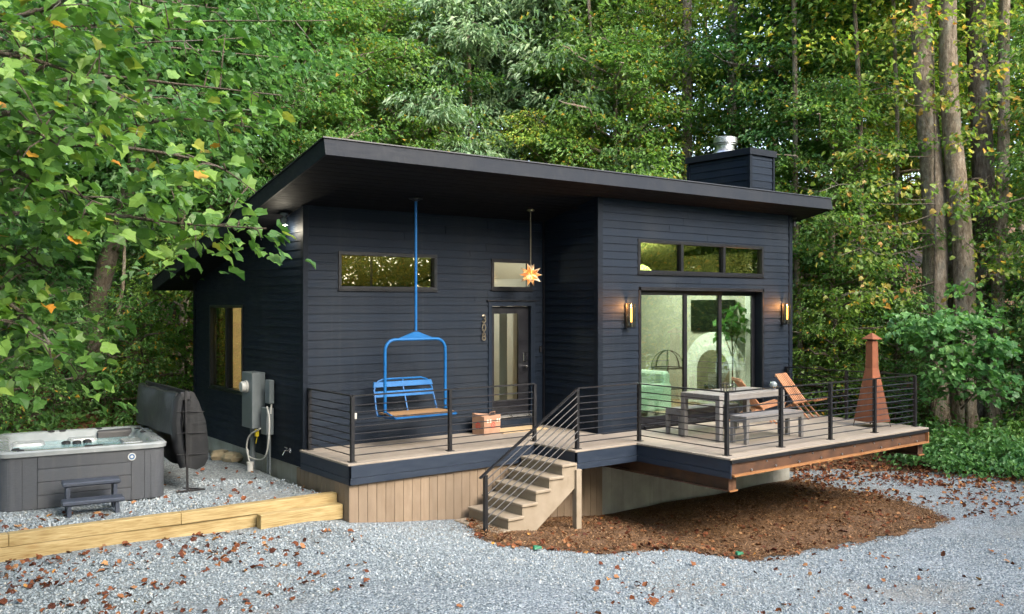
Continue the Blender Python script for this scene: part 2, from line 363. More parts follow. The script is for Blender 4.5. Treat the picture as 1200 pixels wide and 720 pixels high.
def pad_mat():
    m = mat('pad_gravel', (.3, .3, .3), .85, 0, .25); g = N(m); c, d = gravel_nodes(g, g.coord()); g.base(g.mix(1.0, c, (.86, .86, .86), 'MULTIPLY')); b = g.bump(d, .8, .03); b.invert = True; return m
V, F = grid(np.arange(-4, 5.73, .16), np.append(np.arange(11.62, 18, .16), 18), lambda x, y: PADZ + .012 * np.sin(x * 3 + y * 2) + 0 * x)
tag(put('gravel_pad', npmesh('gravel_pad', V, F, pad_mat(), True)), kind='structure')
# bark mulch bed under the deck
MULCH = [(6.95, 9.85), (7.0, 9.3), (7.6, 9.05), (8.3, 8.7), (8.9, 8.78), (9.6, 8.75), (10.2, 8.0), (11.0, 7.85), (11.9, 7.73), (13.3, 7.5), (14.3, 7.45), (14.75, 7.6), (15.3, 8.15), (15.57, 9.4), (15.68, 11.25), (9.0, 11.3), (7.6, 11.1)]
def inside(poly, x, y):
    c = np.zeros(np.shape(x), bool); n = len(poly)
    for i in range(n):
        (x0, y0), (x1, y1) = poly[i], poly[(i + 1) % n]
        c ^= ((y0 > y) != (y1 > y)) & (x < (x1 - x0) * (y - y0) / (y1 - y0 + 1e-12) + x0)
    return c
def pdist(poly, x, y):
    d = np.full(np.shape(x), 9.0); n = len(poly)
    for i in range(n):
        a, b = np.array(poly[i]), np.array(poly[(i + 1) % n]); ab = b - a
        t = np.clip(((x - a[0]) * ab[0] + (y - a[1]) * ab[1]) / (ab @ ab), 0, 1)
        d = np.minimum(d, np.hypot(x - a[0] - t * ab[0], y - a[1] - t * ab[1]))
    return d
rng = np.random.default_rng(3)
def mz(x, y):
    e = np.clip(pdist(MULCH, x, y) / .35, 0, 1)
    e = np.where(inside(MULCH, x, y), e, 0)
    return gz(x, y) + .008 + e * (.03 + .012 * np.sin(x * 7 + 2 * np.sin(y * 5)) * np.sin(y * 8) + .014 * rng.random(np.shape(x)))
V, F = grid(np.arange(6.5, 16, .05), np.arange(7, 11.4, .05), mz, lambda x, y: inside(MULCH, x + .07 * np.sin(y * 9 + x * 5), y + .07 * np.sin(x * 8 - y * 3)))
M['mulch'] = noisy('bark_mulch', (.065, .034, .017), (.15, .082, .041), 28, rough=.95, bump=.9, isl=0, detail=8, bscale=60)
tag(put('mulch_bed', npmesh('mulch_bed', V, F, M['mulch'], False)), kind='structure')
def mulchz(x, y): return gz(x, y) + np.where(inside(MULCH, x, y), .035, 0)

# ------------------------------------------------------------------ the cabin
DZ = .87                                   # deck level
XL, XB, XR, YL, YR, YB = 5.75, 10.345, 15.59, 12.62, 11.196, 17.5
def sof(y): return 4.94 - .221 * (y - 10.6)   # underside of the roof
def yat(z): return 10.6 + (4.94 - z) / .221
cabin = thing('cabin', 'black lap-sided cabin with a shed roof, raised at the front on a concrete base', 'house', (XL, YL, 0))
WIN_L = (6.295, 8.068, 3.246, 3.831); WIN_S = (9.169, 10.06, 3.272, 3.80); DOOR = (9.10, 10.11, 1.06, 3.07)
TRANS = (11.257, 14.705, 3.556, 4.153); SLIDE = (11.28, 14.716, .90, 3.325); WIN_W = (15.007, 16.655, 1.50, 3.01)
def cells(a0, a1, z0, top, ops):
    """split a wall face into column pieces around its openings -> (b0, b1, zlow, ztop0, ztop1)"""
    cuts = sorted({a0, a1, *[c for o in ops for c in o[:2] if a0 < c < a1]}); out = []
    for b0, b1 in zip(cuts, cuts[1:]):
        mid = (b0 + b1) / 2; z = z0
        for o in sorted([o for o in ops if o[0] < mid < o[1]], key=lambda o: o[2]):
            out.append((b0, b1, z, o[2], o[2])); z = o[3]
        out.append((b0, b1, z, top(b0), top(b1)))
    return out
def wall(name, axis, p0, p1, a0, a1, z0, top, ops, m):
    b = MB()
    for b0, b1, zl, t0, t1 in cells(a0, a1, z0, top, ops):
        b.prism([(b0, zl), (b1, zl), (b1, t1), (b0, t0)], axis, p0, p1)
    return b.build(name, m, cabin)
def boards(name, axis, p, sgn, a0, a1, z0, z1, ops, m, lim=None, step=.13):
    """lap siding: one tilted board per course, cut round the openings"""
    b = MB(); z = z0
    while z < z1 - .01:
        zt = min(z + step, z1); zc = sorted({z, zt, *[c for o in ops for c in o[2:4] if z + .004 < c < zt - .004]})
        for q0, q1 in zip(zc, zc[1:]):
            mid = (q0 + q1) / 2; e1 = a1 if lim is None else min(a1, lim(q0)); iv = [(a0, e1)]
            for o in ops:
                if o[2] < mid < o[3]:
                    iv = [s for i in iv for s in ((i[0], min(i[1], o[0])), (max(i[0], o[1]), i[1])) if s[1] - s[0] > .004]
            for s0, s1 in iv:
                if s1 - s0 < .01: continue
                segs = [s0]; 
                while s1 - segs[-1] > 3.9: segs.append(segs[-1] + random.uniform(1.6, 3.4))
                segs.append(s1)
                for c0, c1 in zip(segs, segs[1:]):
                    t0 = p + sgn * (.021 - .013 * (q0 - z) / step); t1 = p + sgn * (.021 - .013 * (q1 - z) / step)
                    g = .0015
                    if axis == 'y': vs = [(c0 + g, p, q0), (c1 - g, p, q0), (c1 - g, t0, q0), (c0 + g, t0, q0), (c0 + g, p, q1), (c1 - g, p, q1), (c1 - g, t1, q1), (c0 + g, t1, q1)]
                    else: vs = [(p, c0 + g, q0), (p, c1 - g, q0), (t0, c1 - g, q0), (t0, c0 + g, q0), (p, c0 + g, q1), (p, c1 - g, q1), (t1, c1 - g, q1), (t1, c0 + g, q1)]
                    b.hexa(vs)
        z = zt
    return b.build(name, m, cabin)
random.seed(5)
flat = lambda h: (lambda a: h)
sl = lambda y: sof(y) + .02
# sheathing (the house is a shell with real openings) and the siding on it
wall('wall', 'y', YL + .002, YL + .15, XL + .002, XB, .60, flat(sof(YL + .15) + .02), [WIN_L, WIN_S, DOOR], M['trim'])
wall('wall', 'y', YR + .002, YR + .15, XB + .002, XR - .002, .60, flat(sof(YR + .15) + .02), [TRANS, SLIDE], M['trim'])
wall('wall', 'x', XL + .002, XL + .15, YL + .151, YB, .60, sl, [WIN_W], M['trim'])
wall('wall', 'x', XB + .002, XB + .15, YR + .151, YL + .15, .60, sl, [], M['trim'])
wall('wall', 'x', XR - .15, XR - .002, YR + .151, YB, .60, sl, [], M['trim'])
wall('wall', 'y', YB - .15, YB, XL + .151, XR - .151, .60, flat(sof(YB) + .02), [], M['trim'])
boards('siding', 'y', YL, -1, XL + .05, XB - .028, .80, sof(YL), [WIN_L, WIN_S, DOOR], M['siding'])
boards('siding', 'y', YR, -1, XB + .085, XR - .075, .80, sof(YR), [TRANS, SLIDE], M['siding'])
boards('siding', 'x', XL, -1, YL + .06, YB, .595, sof(YL), [WIN_W], M['siding'], yat)
boards('siding', 'x', XB, -1, YR + .06, YL - .028, .80, sof(YR), [], M['siding'], yat)
boards('siding', 'x', XR, 1, YR + .06, YB, .595, sof(YR), [], M['siding'], yat)
for x0, x1, y0, y1, zb in ((XL - .034, XL + .05, YL - .034, YL + .06, .595), (XB - .034, XB + .085, YR - .034, YR + .06, .875), (XR - .075, XR + .034, YR - .034, YR + .06, .595), (XL - .034, XL + .06, YB - .06, YB + .034, .595)):
    t = MB(); t.prism([(x0, y0), (x1, y0), (x1, YR if 0 else y1), (x0, y1)], 'z', zb, sof(y1) + .01); t.build('corner_trim', M['trim'], cabin, .004)
MB().box((XB - .05, YL - .055, .872), (XB - .028, YL - .028, sof(YL))).build('corner_trim', M['frame'], cabin)
# roof
rs = -.221; nl = math.hypot(1, rs); nx = (-rs / nl, 1 / nl)
def rp(y, off): return (y + off * nx[0] * 1.0, sof(y) + off * nx[1])       # off above the underside, square to the slope
X0, X1, YF, YE = 5.13, 16.2, 10.625, 18.1
roof = MB().prism([rp(YF + .03, .02), rp(YE - .03, .02), rp(YE - .03, .205), rp(YF + .03, .205)], 'x', X0 + .03, X1 - .03).build('roof', M['membrane'], cabin)
b = MB(); y = YF + .03
while y < YE - .05:
    b.prism([rp(y + .003, .0), rp(min(y + .136, YE - .03), .0), rp(min(y + .136, YE - .03), .018), rp(y + .003, .018)], 'x', X0 + .028, X1 - .028); y += .139
b.build('soffit', M['soffit'], roof)
MB().prism([rp(YF, -.012), rp(YF + .028, -.012), rp(YF + .028, .213), rp(YF, .213)], 'x', X0, X1).build('fascia', M['fascia'], roof)
for xa, xb in ((X0, X0 + .028), (X1 - .028, X1)):
    MB().prism([rp(YF + .029, -.012), rp(YE, -.012), rp(YE, .213), rp(YF + .029, .213)], 'x', xa, xb).build('fascia', M['fascia'], roof)
MB().prism([rp(YF - .02, .208), rp(YE + .02, .208), rp(YE + .02, .224), rp(YF - .02, .224)], 'x', X0 - .02, X1 + .02).build('drip_edge', M['steel'], roof)
# foundation
b = MB(); b.box((XB + .02, YR + .01, -.9), (XR - .01, YR + .2, .597)); b.box((XR - .21, YR + .2, -.9), (XR - .01, YB, .597)); b.build('foundation', M['concrete'], cabin)
MB().box((XL + .02, YL + .2, -.4), (XL + .2, YB, .592)).build('foundation', M['concrete'], cabin)
# windows
def pane_window(w, p, sgn, axis, divs=(), fr=.055, dep=.03, glass='glass_reflection_tint', proud=.03, sill=True):
    """frame set in the opening w=(a0,a1,z0,z1) of the wall face p; sgn points outwards"""
    a0, a1, z0, z1 = w; b = MB()
    def bx(q, s0, s1, t0, t1, d0, d1):
        q.box((s0, d0, t0), (s1, d1, t1)) if axis == 'y' else q.box((d0, s0, t0), (d1, s1, t1))
    o, i = p + sgn * proud, p - sgn * .10
    bx(b, a0, a1, z1 - fr, z1, o, i); bx(b, a0, a1, z0, z0 + fr, o, i)
    edges = [a0, *divs, a1]
    bx(b, a0, a0 + fr, z0 + fr, z1 - fr, o, i); bx(b, a1 - fr, a1, z0 + fr, z1 - fr, o, i)
    for d in divs: bx(b, d - fr * .55, d + fr * .55, z0 + fr, z1 - fr, o - sgn * .006, i)
    f = b.build('window', M['frame'], cabin, .004)
    for n_, (e0, e1) in enumerate(zip(edges, edges[1:])):
        q = MB(); bx(q, e0 + fr * .55, e1 - fr * .55, z0 + fr - .01, z1 - fr + .01, p - sgn * dep, p - sgn * (dep + .006)); q.build('pane', M[glass if isinstance(glass, str) else glass[n_]], f)
    if sill:
        q = MB(); bx(q, a0 - .01, a1 + .01, z0 - .02, z0 - .001, p + sgn * (proud + .012), p); q.build('sill', M['frame'], f)
    return f
pane_window(WIN_L, YL, -1, 'y'); pane_window(WIN_S, YL, -1, 'y', glass='glassn')
pane_window(TRANS, YR, -1, 'y', (12.38, 13.54), .06, .03)
pane_window(WIN_W, XL, -1, 'x', (15.82,), .05, .03, ('glassn', 'glass_reflection_tint'))  # the far pane's dark tint stands in for a reflection
# front door with its casing
MB().prism([(DOOR[0], .875), (DOOR[0] + .075, .875), (DOOR[0] + .075, 2.99), (DOOR[1] - .085, 2.99), (DOOR[1] - .085, .875), (DOOR[1], .875), (DOOR[1], 3.07), (DOOR[0], 3.07)], 'y', YL - .035, YL + .10).build('door_casing', M['siding'], cabin, .004)
MB().box((DOOR[0] - .03, YL - .055, 3.071), (DOOR[1] + .03, YL, 3.095)).build('door_casing', M['frame'], cabin)
D0, D1, DB, DT = 9.178, 10.022, 1.10, 2.985
GL = (9.27, 9.80, 1.34, 2.86); b = MB()
for b0, b1, zl, t0, t1 in cells(D0, D1, DB, flat(DT), [GL]): b.box((b0, YL + .04, zl), (b1, YL + .085, t0))
door = b.build('front_door', M['frame'], cabin)
MB().box((GL[0], YL + .055, GL[2]), (GL[1], YL + .061, GL[3])).build('pane', M['glassn'], door)
b = MB(); b.box((9.895, YL + .012, 2.02), (9.965, YL + .04, 2.17)); k = b.build('lock_keypad', M['chrome'], door, .006)
MB().lathe([(.0, -.06), (.022, -.06), (.03, -.03), (.03, 0), (.015, .0), (.015, .04)], (9.93, YL, 1.93), 14, 'y').build('handle', M['chrome'], door, smooth=True)
MB().box((D0 - .02, YL - .05, 1.06), (D1 + .02, YL + .10, 1.098)).build('door_sill', M['galv'], cabin, .004)
MB().box((10.22, YL - .04, 2.17), (10.27, YL - .02, 2.28)).build('doorbell', M['steel'], cabin, .006)
# house number: strokes of flat bar standing off the wall
def digit(ch, x, z, h, r=.009):
    w = h * .56; b = MB(); y = YL - .052
    def arc(cx, cz, rx, rz, a0, a1, n=16): return [(cx + rx * math.cos(rad(a0 + (a1 - a0) * i / n)), y, cz + rz * math.sin(rad(a0 + (a1 - a0) * i / n))) for i in range(n + 1)]
    if ch == '3':
        b.tube(arc(x, z + h * .74, w * .46, h * .25, 160, -90), r, 6); b.tube(arc(x, z + h * .26, w * .5, h * .26, 90, -160), r, 6)
    elif ch == '0': b.tube(arc(x, z + h * .5, w * .46, h * .5, 90, 450, 24), r, 6)
    else:
        b.tube(arc(x, z + h * .75, w * .40, h * .24, 90, 450, 20), r, 6); b.tube(arc(x, z + h * .26, w * .48, h * .26, 90, 450, 20), r, 6)
    for dz in (.25, .75): b.tube([(x, y, z + h * dz), (x, YL - .005, z + h * dz)], .006, 5)
    return b.build('house_number_digit', M['brass'], cabin)
for ch, z in (('3', 2.715), ('0', 2.565), ('8', 2.415)): digit(ch, 8.99, z, .125)
# sliding doors, set back in a deep reveal
a0, a1, z0, z1 = SLIDE; yo, yi = YR - .03, YR + .15
b = MB(); b.box((a0, yo, z1 - .06), (a1, yi + .06, z1)); b.box((a0, yo, z0 - .02), (a1, yi + .06, z0 + .04)); b.box((a0, yo, z0), (a0 + .05, yi + .06, z1)); b.box((a1 - .05, yo, z0), (a1, yi + .06, z1))
slide = b.build('sliding_door', M['frame'], cabin, .004)
MB().box((a1 - .056, YR - .02, z0 + .05), (a1 - .05, yi, z1 - .065)).build('door_reveal', M['trim'], slide)
def leaf(x0, x1, y, st=.075):
    b = MB()
    for q0, q1, r0, r1 in ((x0, x0 + st, z0 + .04, z1 - .06), (x1 - st, x1, z0 + .04, z1 - .06), (x0 + st, x1 - st, z1 - .14, z1 - .06), (x0 + st, x1 - st, z0 + .04, z0 + .15)): b.box((q0, y, r0), (q1, y + .04, r1))
    o = b.build('door_panel', M['frame'], slide, .003)
    MB().box((x0 + st, y + .016, z0 + .15), (x1 - st, y + .022, z1 - .14)).build('pane', M['glass'], o); return o
leaf(11.34, 12.60, yi - .09, .085); leaf(12.56, 13.62, yi - .04, .085); k = leaf(13.56, 14.66, yi + .005, .085)
MB().box((11.40, YR - .06, .872), (14.66, YR - .028, .905)).build('door_sill', M['steel'], cabin)
# chimney chase and flue
cx0, cx1, cy0, cy1, ct = 15.62, 16.42, 12.22, 13.92, 6.32
b = MB(); b.box((cx0 + .02, cy0 + .02, -.6), (cx1 - .02, cy1 - .02, ct - .14)); chim = b.build('chimney', M['trim'], cabin)
b = MB()
z = 4.3
while z < ct - .15:
    for (p, q, axn, s0, s1) in (((cx0, cx0 - .02), -1, 'x', cy0 + .05, cy1), ((cy0, cy0 - .02), -1, 'y', cx0 + .06, cx1 - .05)):
        zt = min(z + .15, ct - .14)
        if axn == 'x': b.hexa([(cx0 + .02, s0, z), (cx0 + .02, s1, z), (cx0 - .012, s1, z), (cx0 - .012, s0, z), (cx0 + .02, s0, zt), (cx0 + .02, s1, zt), (cx0, s1, zt), (cx0, s0, zt)])
        else: b.hexa([(s0, cy0 + .02, z), (s1, cy0 + .02, z), (s1, cy0 - .012, z), (s0, cy0 - .012, z), (s0, cy0 + .02, zt), (s1, cy0 + .02, zt), (s1, cy0, zt), (s0, cy0, zt)])
    z += .15
b.build('siding', M['siding'], chim)
for q in (((cx0 - .03, cy0 - .03, 4.3), (cx0 + .05, cy0 + .05, ct - .141)), ((cx1 - .04, cy0 - .03, 4.3), (cx1 + .01, cy0 + .05, ct - .141)), ((cx0 - .03, cy1 - .05, 4.3), (cx0 + .03, cy1 + .02, ct - .141))): MB().box(*q).build('corner_trim', M['trim'], chim)
MB().box((cx0 - .055, cy0 - .055, ct - .14), (cx1 + .055, cy1 + .055, ct)).build('chimney_cap', M['fascia'], chim, .006)
fc = (16.02, 13.2, ct)
b = MB(); b.lathe([(.30, .0), (.30, .015), (.215, .12), (.20, .13), (.20, .22), (.24, .23), (.24, .245)], fc, 32)
b.lathe([(.245, .262), (.258, .265), (.258, .38), (.23, .40), (.0, .42)], fc, 32); b.lathe([(.19, .235), (.19, .275)], fc, 20); b.build('flue_pipe', M['galv'], chim, smooth=True)
# interior
b = MB(); b.box((XL + .15, YL + .15, .80), (XB + .15, YB - .15, .885)); b.box((XB + .15, YR + .15, .80), (XR - .15, YB - .15, .884)); b.build('interior_floor', M['floor'], cabin)
b = MB()
b.box((XB + .152, YR + .15, .885), (XB + .16, YB - .15, sof(YB) - .02)); b.box((XR - .162, YR + .15, .885), (XR - .152, YB - .15, 4.7 - .6))
b.box((XB + .16, YB - .17, .885), (XR - .16, YB - .16, sof(YB) - .05)); b.box((XL + .16, YB - .17, .885), (XB, YB - .16, sof(YB) - .05)); b.build('interior_wall', M['beige'], cabin)
MB().box((XB + .05, YL + .15, .885), (XB + .06, YB - .17, 3.5)).build('interior_wall', M['white'], cabin)
MB().box((XL + .9, YL + 2.2, .885), (8.3, YL + 2.25, 3.2)).build('interior_wall', M['white'], cabin)
MB().box((10.02, YL + .9, .885), (10.20, YL + 1.05, 3.2)).build('interior_column', M['white'], cabin)
def ceil(x0, x1, ya): MB().prism([(ya, sof(ya) - .03), (YB - .16, sof(YB - .16) - .03), (YB - .16, sof(YB - .16) - .02), (ya, sof(ya) - .02)], 'x', x0, x1).build('ceiling', M['white'], cabin)
ceil(XL + .16, XB - .005, YL + .16); ceil(XB + .155, XR - .16, YR + .16)
# arched plaster fireplace on the right-hand wall
fx = XR - .162; cyf = 12.80
def arch(w, h, n=18): return [(cyf - w, .886)] + [(cyf + w * math.cos(rad(180 - 180 * i / n)), .886 + (h - w) + w * math.sin(rad(180 * i / n))) for i in range(n + 1)] + [(cyf + w, .886)]
fp = MB().prism(arch(.84, 1.55), 'x', fx - .26, fx).build('fireplace', M['white'], cabin, .01)
MB().prism(arch(.62, 1.30), 'x', fx - .29, fx - .258).build('surround', M['white'], fp, .02)
MB().prism([(p[0], max(p[1], 1.2)) for p in arch(.44, 1.17)], 'x', fx - .296, fx - .288).build('firebox', noisy('fire_brick', (.12, .10, .07), (.2, .17, .12), 6, isl=0), fp)
b = MB()
for k in range(4): b.tube([(fx - .40, cyf - .25 + .12 * k, 1.22 + .03 * (k % 2)), (fx - .31, cyf - .1 + .1 * k, 1.3)], .03, 6)
b.build('fire_log', M['black'], fp)
MB().box((fx - .25, 11.80, .886), (fx - .002, 12.0, 4.1)).build('interior_column', M['white'], cabin, .01)
light('room_light', (13.6, 13.4, 3.6), 100, (1, .92, .80), cabin, .25)
light('bedroom_light', (6.6, 15.2, 2.5), 26, (1, .62, .25), cabin, .15)
light('hall_light', (8.9, 14.2, 3.2), 11, (1, .93, .82), cabin, .15)
cu = MB(); cu.add([(XL + .26 + .03 * math.sin(k * 1.4), 15.06 + .70 * k / 30, z) for z in (.95, 3.05) for k in range(31)], [(k, k + 1, k + 32, k + 31) for k in range(30)])
tag(cu.build('curtain', M['curtain'], None), 'ochre curtain inside the half of the side window nearer the porch', 'curtain')
pp = thing('potted_plant', 'broad-leaved house plant beside the television inside the glass doors', 'plant', (15.05, 12.22, .886))
MB().lathe([(.0, 0), (.13, 0), (.17, .32), (.155, .32), (.14, .28), (0, .28)], (15.05, 12.22, .886), 20).build('pot', M['white'], pp, smooth=True)
PLANT = pp
# things inside
b = MB(); b.box((fx - .07, 12.42, 2.42), (fx - .02, 13.62, 3.12)); tag(b.build('television', M['screen'], None, .006), 'black television on the wall above the white arched fireplace', 'television')
sofa = thing('sofa', 'pale sofa just inside the glass doors', 'sofa', (12.6, 12.6, .886))
b = MB(); b.box((12.0, 12.2, .98), (13.0, 13.9, 1.30)); b.build('seat', M['sofa'], sofa, .04)
b = MB(); b.box((12.95, 12.2, 1.0), (13.2, 13.9, 1.72)); b.build('backrest', M['sofa'], sofa, .05)
for y in (12.12, 13.9): MB().box((12.0, y, .98), (13.15, y + .16, 1.5)).build('armrest', M['sofa'], sofa, .04)
for p in ((12.05, 12.2), (13.1, 12.2), (12.05, 13.95), (13.1, 13.95)): MB().box((p[0] - .03, p[1] - .03, .886), (p[0] + .03, p[1] + .03, .99)).build('leg', M['black'], sofa)
dome = MB()
for k in range(4):
    a = rad(45 * k); dome.tube([(13.9 + .33 * math.cos(a) * math.cos(rad(t)), 12.95 + .33 * math.sin(a) * math.cos(rad(t)), 1.72 + .36 * math.sin(rad(t))) for t in range(0, 181, 15)], .008, 5)
dome.tube([(13.9 + .33 * math.cos(rad(t)), 12.95 + .33 * math.sin(rad(t)), 1.72) for t in range(0, 361, 20)], .014, 6)
for k in range(4): dome.tube([(13.9 + .31 * math.cos(rad(45 + 90 * k)), 12.95 + .31 * math.sin(rad(45 + 90 * k)), z) for z in (.887, 1.72)], .011, 5)
dome.lathe([(.33, 1.3), (.33, 1.315), (0, 1.315)], (13.9, 12.95, 0), 20)
tag(dome.build('wire_stand', M['black']), 'black wire stand with a domed top behind the left glass door', 'stand')

# ------------------------------------------------------------------ deck, railings, stairs
deck = thing('deck', 'raised wooden deck with navy edge boards wrapping the cabin front on steel beams', 'deck', (10.2, 9.8, DZ))
b = MB(); y = 8.245; random.seed(9)
while y < YL - .03:
    y1 = min(y + .136, YL - .005)
    x0 = 10.12 if y < 10.06 else (8.86 if y < 11.04 else 5.67)
    x1 = 15.46 if y1 < YR - .02 else XB - .005
    cuts = [x0]
    while x1 - cuts[-1] > 4.4: cuts.append(cuts[-1] + random.uniform(2, 3.8))
    cuts.append(x1)
    for c0, c1 in zip(cuts, cuts[1:]): b.box((c0 + .002, y, DZ - .028), (c1 - .002, y1, DZ))
    y += .141
b.build('decking', M['deck'], deck, .003)
OUT = [(5.69, YL), (5.69, 11.06), (8.88, 11.06), (8.88, 10.085), (10.14, 10.085), (10.14, 8.26), (15.44, 8.26), (15.44, YR)]
MB().prism([(p[0] + (.03 if p[0] < 11 else -.03), p[1] + .03) for p in OUT[:-1]] + [(15.41, YR - .01), (XB - .01, YR - .01), (XB - .01, YL - .01)], 'z', DZ - .20, DZ - .034).build('joists', M['cortend'], deck)
def edge_board(p, q, z0, z1, t=.03, name='edge_board', m='fascia'):
    """board along the deck edge with its outer face on p-q"""
    d = Vector((q[0] - p[0], q[1] - p[1], 0)).normalized(); nn = Vector((d.y, -d.x, 0)) * -1
    a, c = Vector((*p, 0)), Vector((*q, 0)); u = nn * t
    return MB().hexa([(a.x, a.y, z0), (c.x, c.y, z0), (c.x + u.x, c.y + u.y, z0), (a.x + u.x, a.y + u.y, z0), (a.x, a.y, z1), (c.x, c.y, z1), (c.x + u.x, c.y + u.y, z1), (a.x + u.x, a.y + u.y, z1)]).build(name, M[m], deck, .003)
M['edge'] = noisy('deck_edge_paint', (.010, .017, .032), (.016, .025, .043), 4, (1, 1, 5), .5, bump=.15, isl=.1)
segs = [(OUT[i], OUT[i + 1]) for i in range(5)]
for p, q in segs:
    edge_board(p, q, DZ - .195, DZ - .03, .03, m='edge')
    edge_board((p[0], p[1]), (q[0], q[1]), DZ - .288, DZ - .199, .022, m='edge')
edge_board((15.44, 8.26), (15.44, YR), DZ - .27, DZ - .03, .03, m='edge')
# steel channel on the front edge: thin dark lip, rusted web set back, orange bottom flange, bolt heads
b = MB(); b.box((10.14, 8.235, DZ - .075), (15.44, 8.275, DZ - .03)); b.build('edge_lip', M['steel'], deck)
MB().box((10.17, 8.272, DZ - .235), (15.41, 8.29, DZ - .075)).build('steel_channel', M['rust'], deck)
b = MB(); b.box((10.17, 8.215, DZ - .262), (15.41, 8.29, DZ - .235)); b.box((15.385, 8.217, DZ - .235), (15.41, 8.272, DZ - .075)); b.build('channel_flange', M['orange'], deck)
b = MB()
for k in range(9):
    b.lathe([(.016, -.02), (.016, 0)], (10.6 + .56 * k, 8.27, DZ - .205), 8, 'y'); b.lathe([(.011, -.014), (.011, 0)], (10.95 + .56 * k, 8.27, DZ - .115), 8, 'y')
b.build('bolt', M['galv'], deck)
for xc in (10.27, 15.33):
    b = MB(); b.box((xc - .012, 8.33, .40), (xc + .012, YR + .1, .60)); b.box((xc - .085, 8.31, .385), (xc + .085, YR + .1, .402)); b.box((xc - .085, 8.31, .60), (xc + .085, YR + .1, .617)); b.box((xc - .08, 8.335, .402), (xc + .08, 8.35, .60))
    b.build('steel_beam', M['rust'], deck)
    MB().box((xc - .086, 8.306, .384), (xc + .086, 8.33, .4035)).build('channel_flange', M['orange'], deck)
# skirt of upright boards
b = MB(); x = 5.715
while x < 10.36:
    x1 = min(x + .137, 10.365); b.box((x, 11.115, -.75), (x1, 11.14, DZ - .288)); x += .1415
b.build('skirt', M['tan'], deck, .003)
b = MB(); y = 11.12
while y < YL + .1:
    b.box((5.715, y + .022 if y < 11.13 else y, -.3), (5.74, y + .137, DZ - .288)); y += .1415
b.build('skirt', M['tan'], deck, .003)
MB().prism([(5.745, 11.145), (10.36, 11.145), (10.36, 11.3), (5.9, 11.3), (5.9, YL), (5.745, YL)], 'z', -.7, DZ - .29).build('skirt_backing', M['black'], deck)
RH = .915
def rail_run(pts, posts, name='railing', top=True):
    """welded steel rail: flat top, eight thin bars, posts on base plates"""
    b = MB()
    for p, q in zip(pts, pts[1:]):
        b.bar((*p, DZ + RH - .012), (*q, DZ + RH - .012), .045, .018)
        for k in range(8): b.tube([(*p, DZ + .09 + k * .0975), (*q, DZ + .09 + k * .0975)], .0085, 6)
    r = b.build(name, M['steel'], deck)
    for p in posts:
        c = MB(); c.box((p[0] - .025, p[1] - .025, DZ), (p[0] + .025, p[1] + .025, DZ + RH - .022)); c.box((p[0] - .05, p[1] - .05, DZ + .0005), (p[0] + .05, p[1] + .05, DZ + .009)); c.build('post', M['steel'], r)
    return r
rail_run([(5.80, YL - .04), (5.80, 11.19), (8.98, 11.19)], [(5.80, YL - .07), (5.80, 11.19), (7.39, 11.19), (8.98, 11.19)])
rail_run([(9.0, 10.20), (10.30, 10.20), (10.30, 8.46), (15.38, 8.46), (15.38, YR - .04)], [(9.0, 10.20), (10.30, 10.20), (10.30, 8.46), (11.55, 8.46), (12.83, 8.46), (14.10, 8.46), (15.38, 8.46), (15.38, 9.8), (15.38, YR - .07)])
stairs = thing('staircase', 'pale wooden stairs climbing from the gravel to the deck', 'stairs', (8.1, 10.5, -.2))
YA, YZ = 10.06, 11.02
noses = [(8.58 - .245 * k, .70 - .16 * k) for k in range(6)]
for x, z in noses:
    MB().box((x - .012, YA - .03, z - .042), (x + .275, YZ, z)).build('tread', M['stairw'], stairs, .008)
for k, (x, z) in enumerate(noses): MB().box((x + .012, YA + .002, max(z - .2, -.4)), (x + .03, YZ, z - .043)).build('riser', M['stairw'], stairs)
def saw(y0, y1, off):
    p = []
    for x, z in reversed(noses): p += [(x + .031, z - .16 - .0 if False else z - .2), (x + .031, z - .0425)]
    top = noses[0]; p = [(noses[-1][0] + .031, -.34)] + p[1:] + [(8.875, top[1] - .0425), (8.875, .36), (noses[-1][0] + .42, -.42)]
    q = []
    for a in p:
        if not q or (abs(a[0] - q[-1][0]) + abs(a[1] - q[-1][1])) > 1e-4: q.append(a)
    return MB().prism(q, 'y', y0, y1).build('stringer', M['stairw'], stairs)
saw(YA, YA + .04, 0); saw(YZ - .06, YZ - .02, 0)
MB().box((8.83, YA - .045, -.6), (8.93, YA + .055, .60)).build('post', M['stairw'], deck, .005)
MB().box((8.70, YA - .002, .40), (8.829, YA + .09, .52)).build('cleat', M['stairw'], stairs)
b = MB(); ya = YA + .055; lo, hi = (7.24, ya, .70), (8.985, 10.17, DZ + RH - .02)
b.bar((7.17, ya, .655), hi, .045, .022); sl_ = (hi[2] - lo[2]) / (hi[0] - lo[0])
for k in range(7):
    dz = -.105 * (k + 1); b.tube([(7.27, ya, lo[2] + dz + .02), (8.985, 10.17, hi[2] + dz)], .0085, 6)
hr = b.build('handrail', M['steel'], stairs)
MB().box((7.235, ya - .025, -.28), (7.285, ya + .025, .69)).build('post', M['steel'], hr)

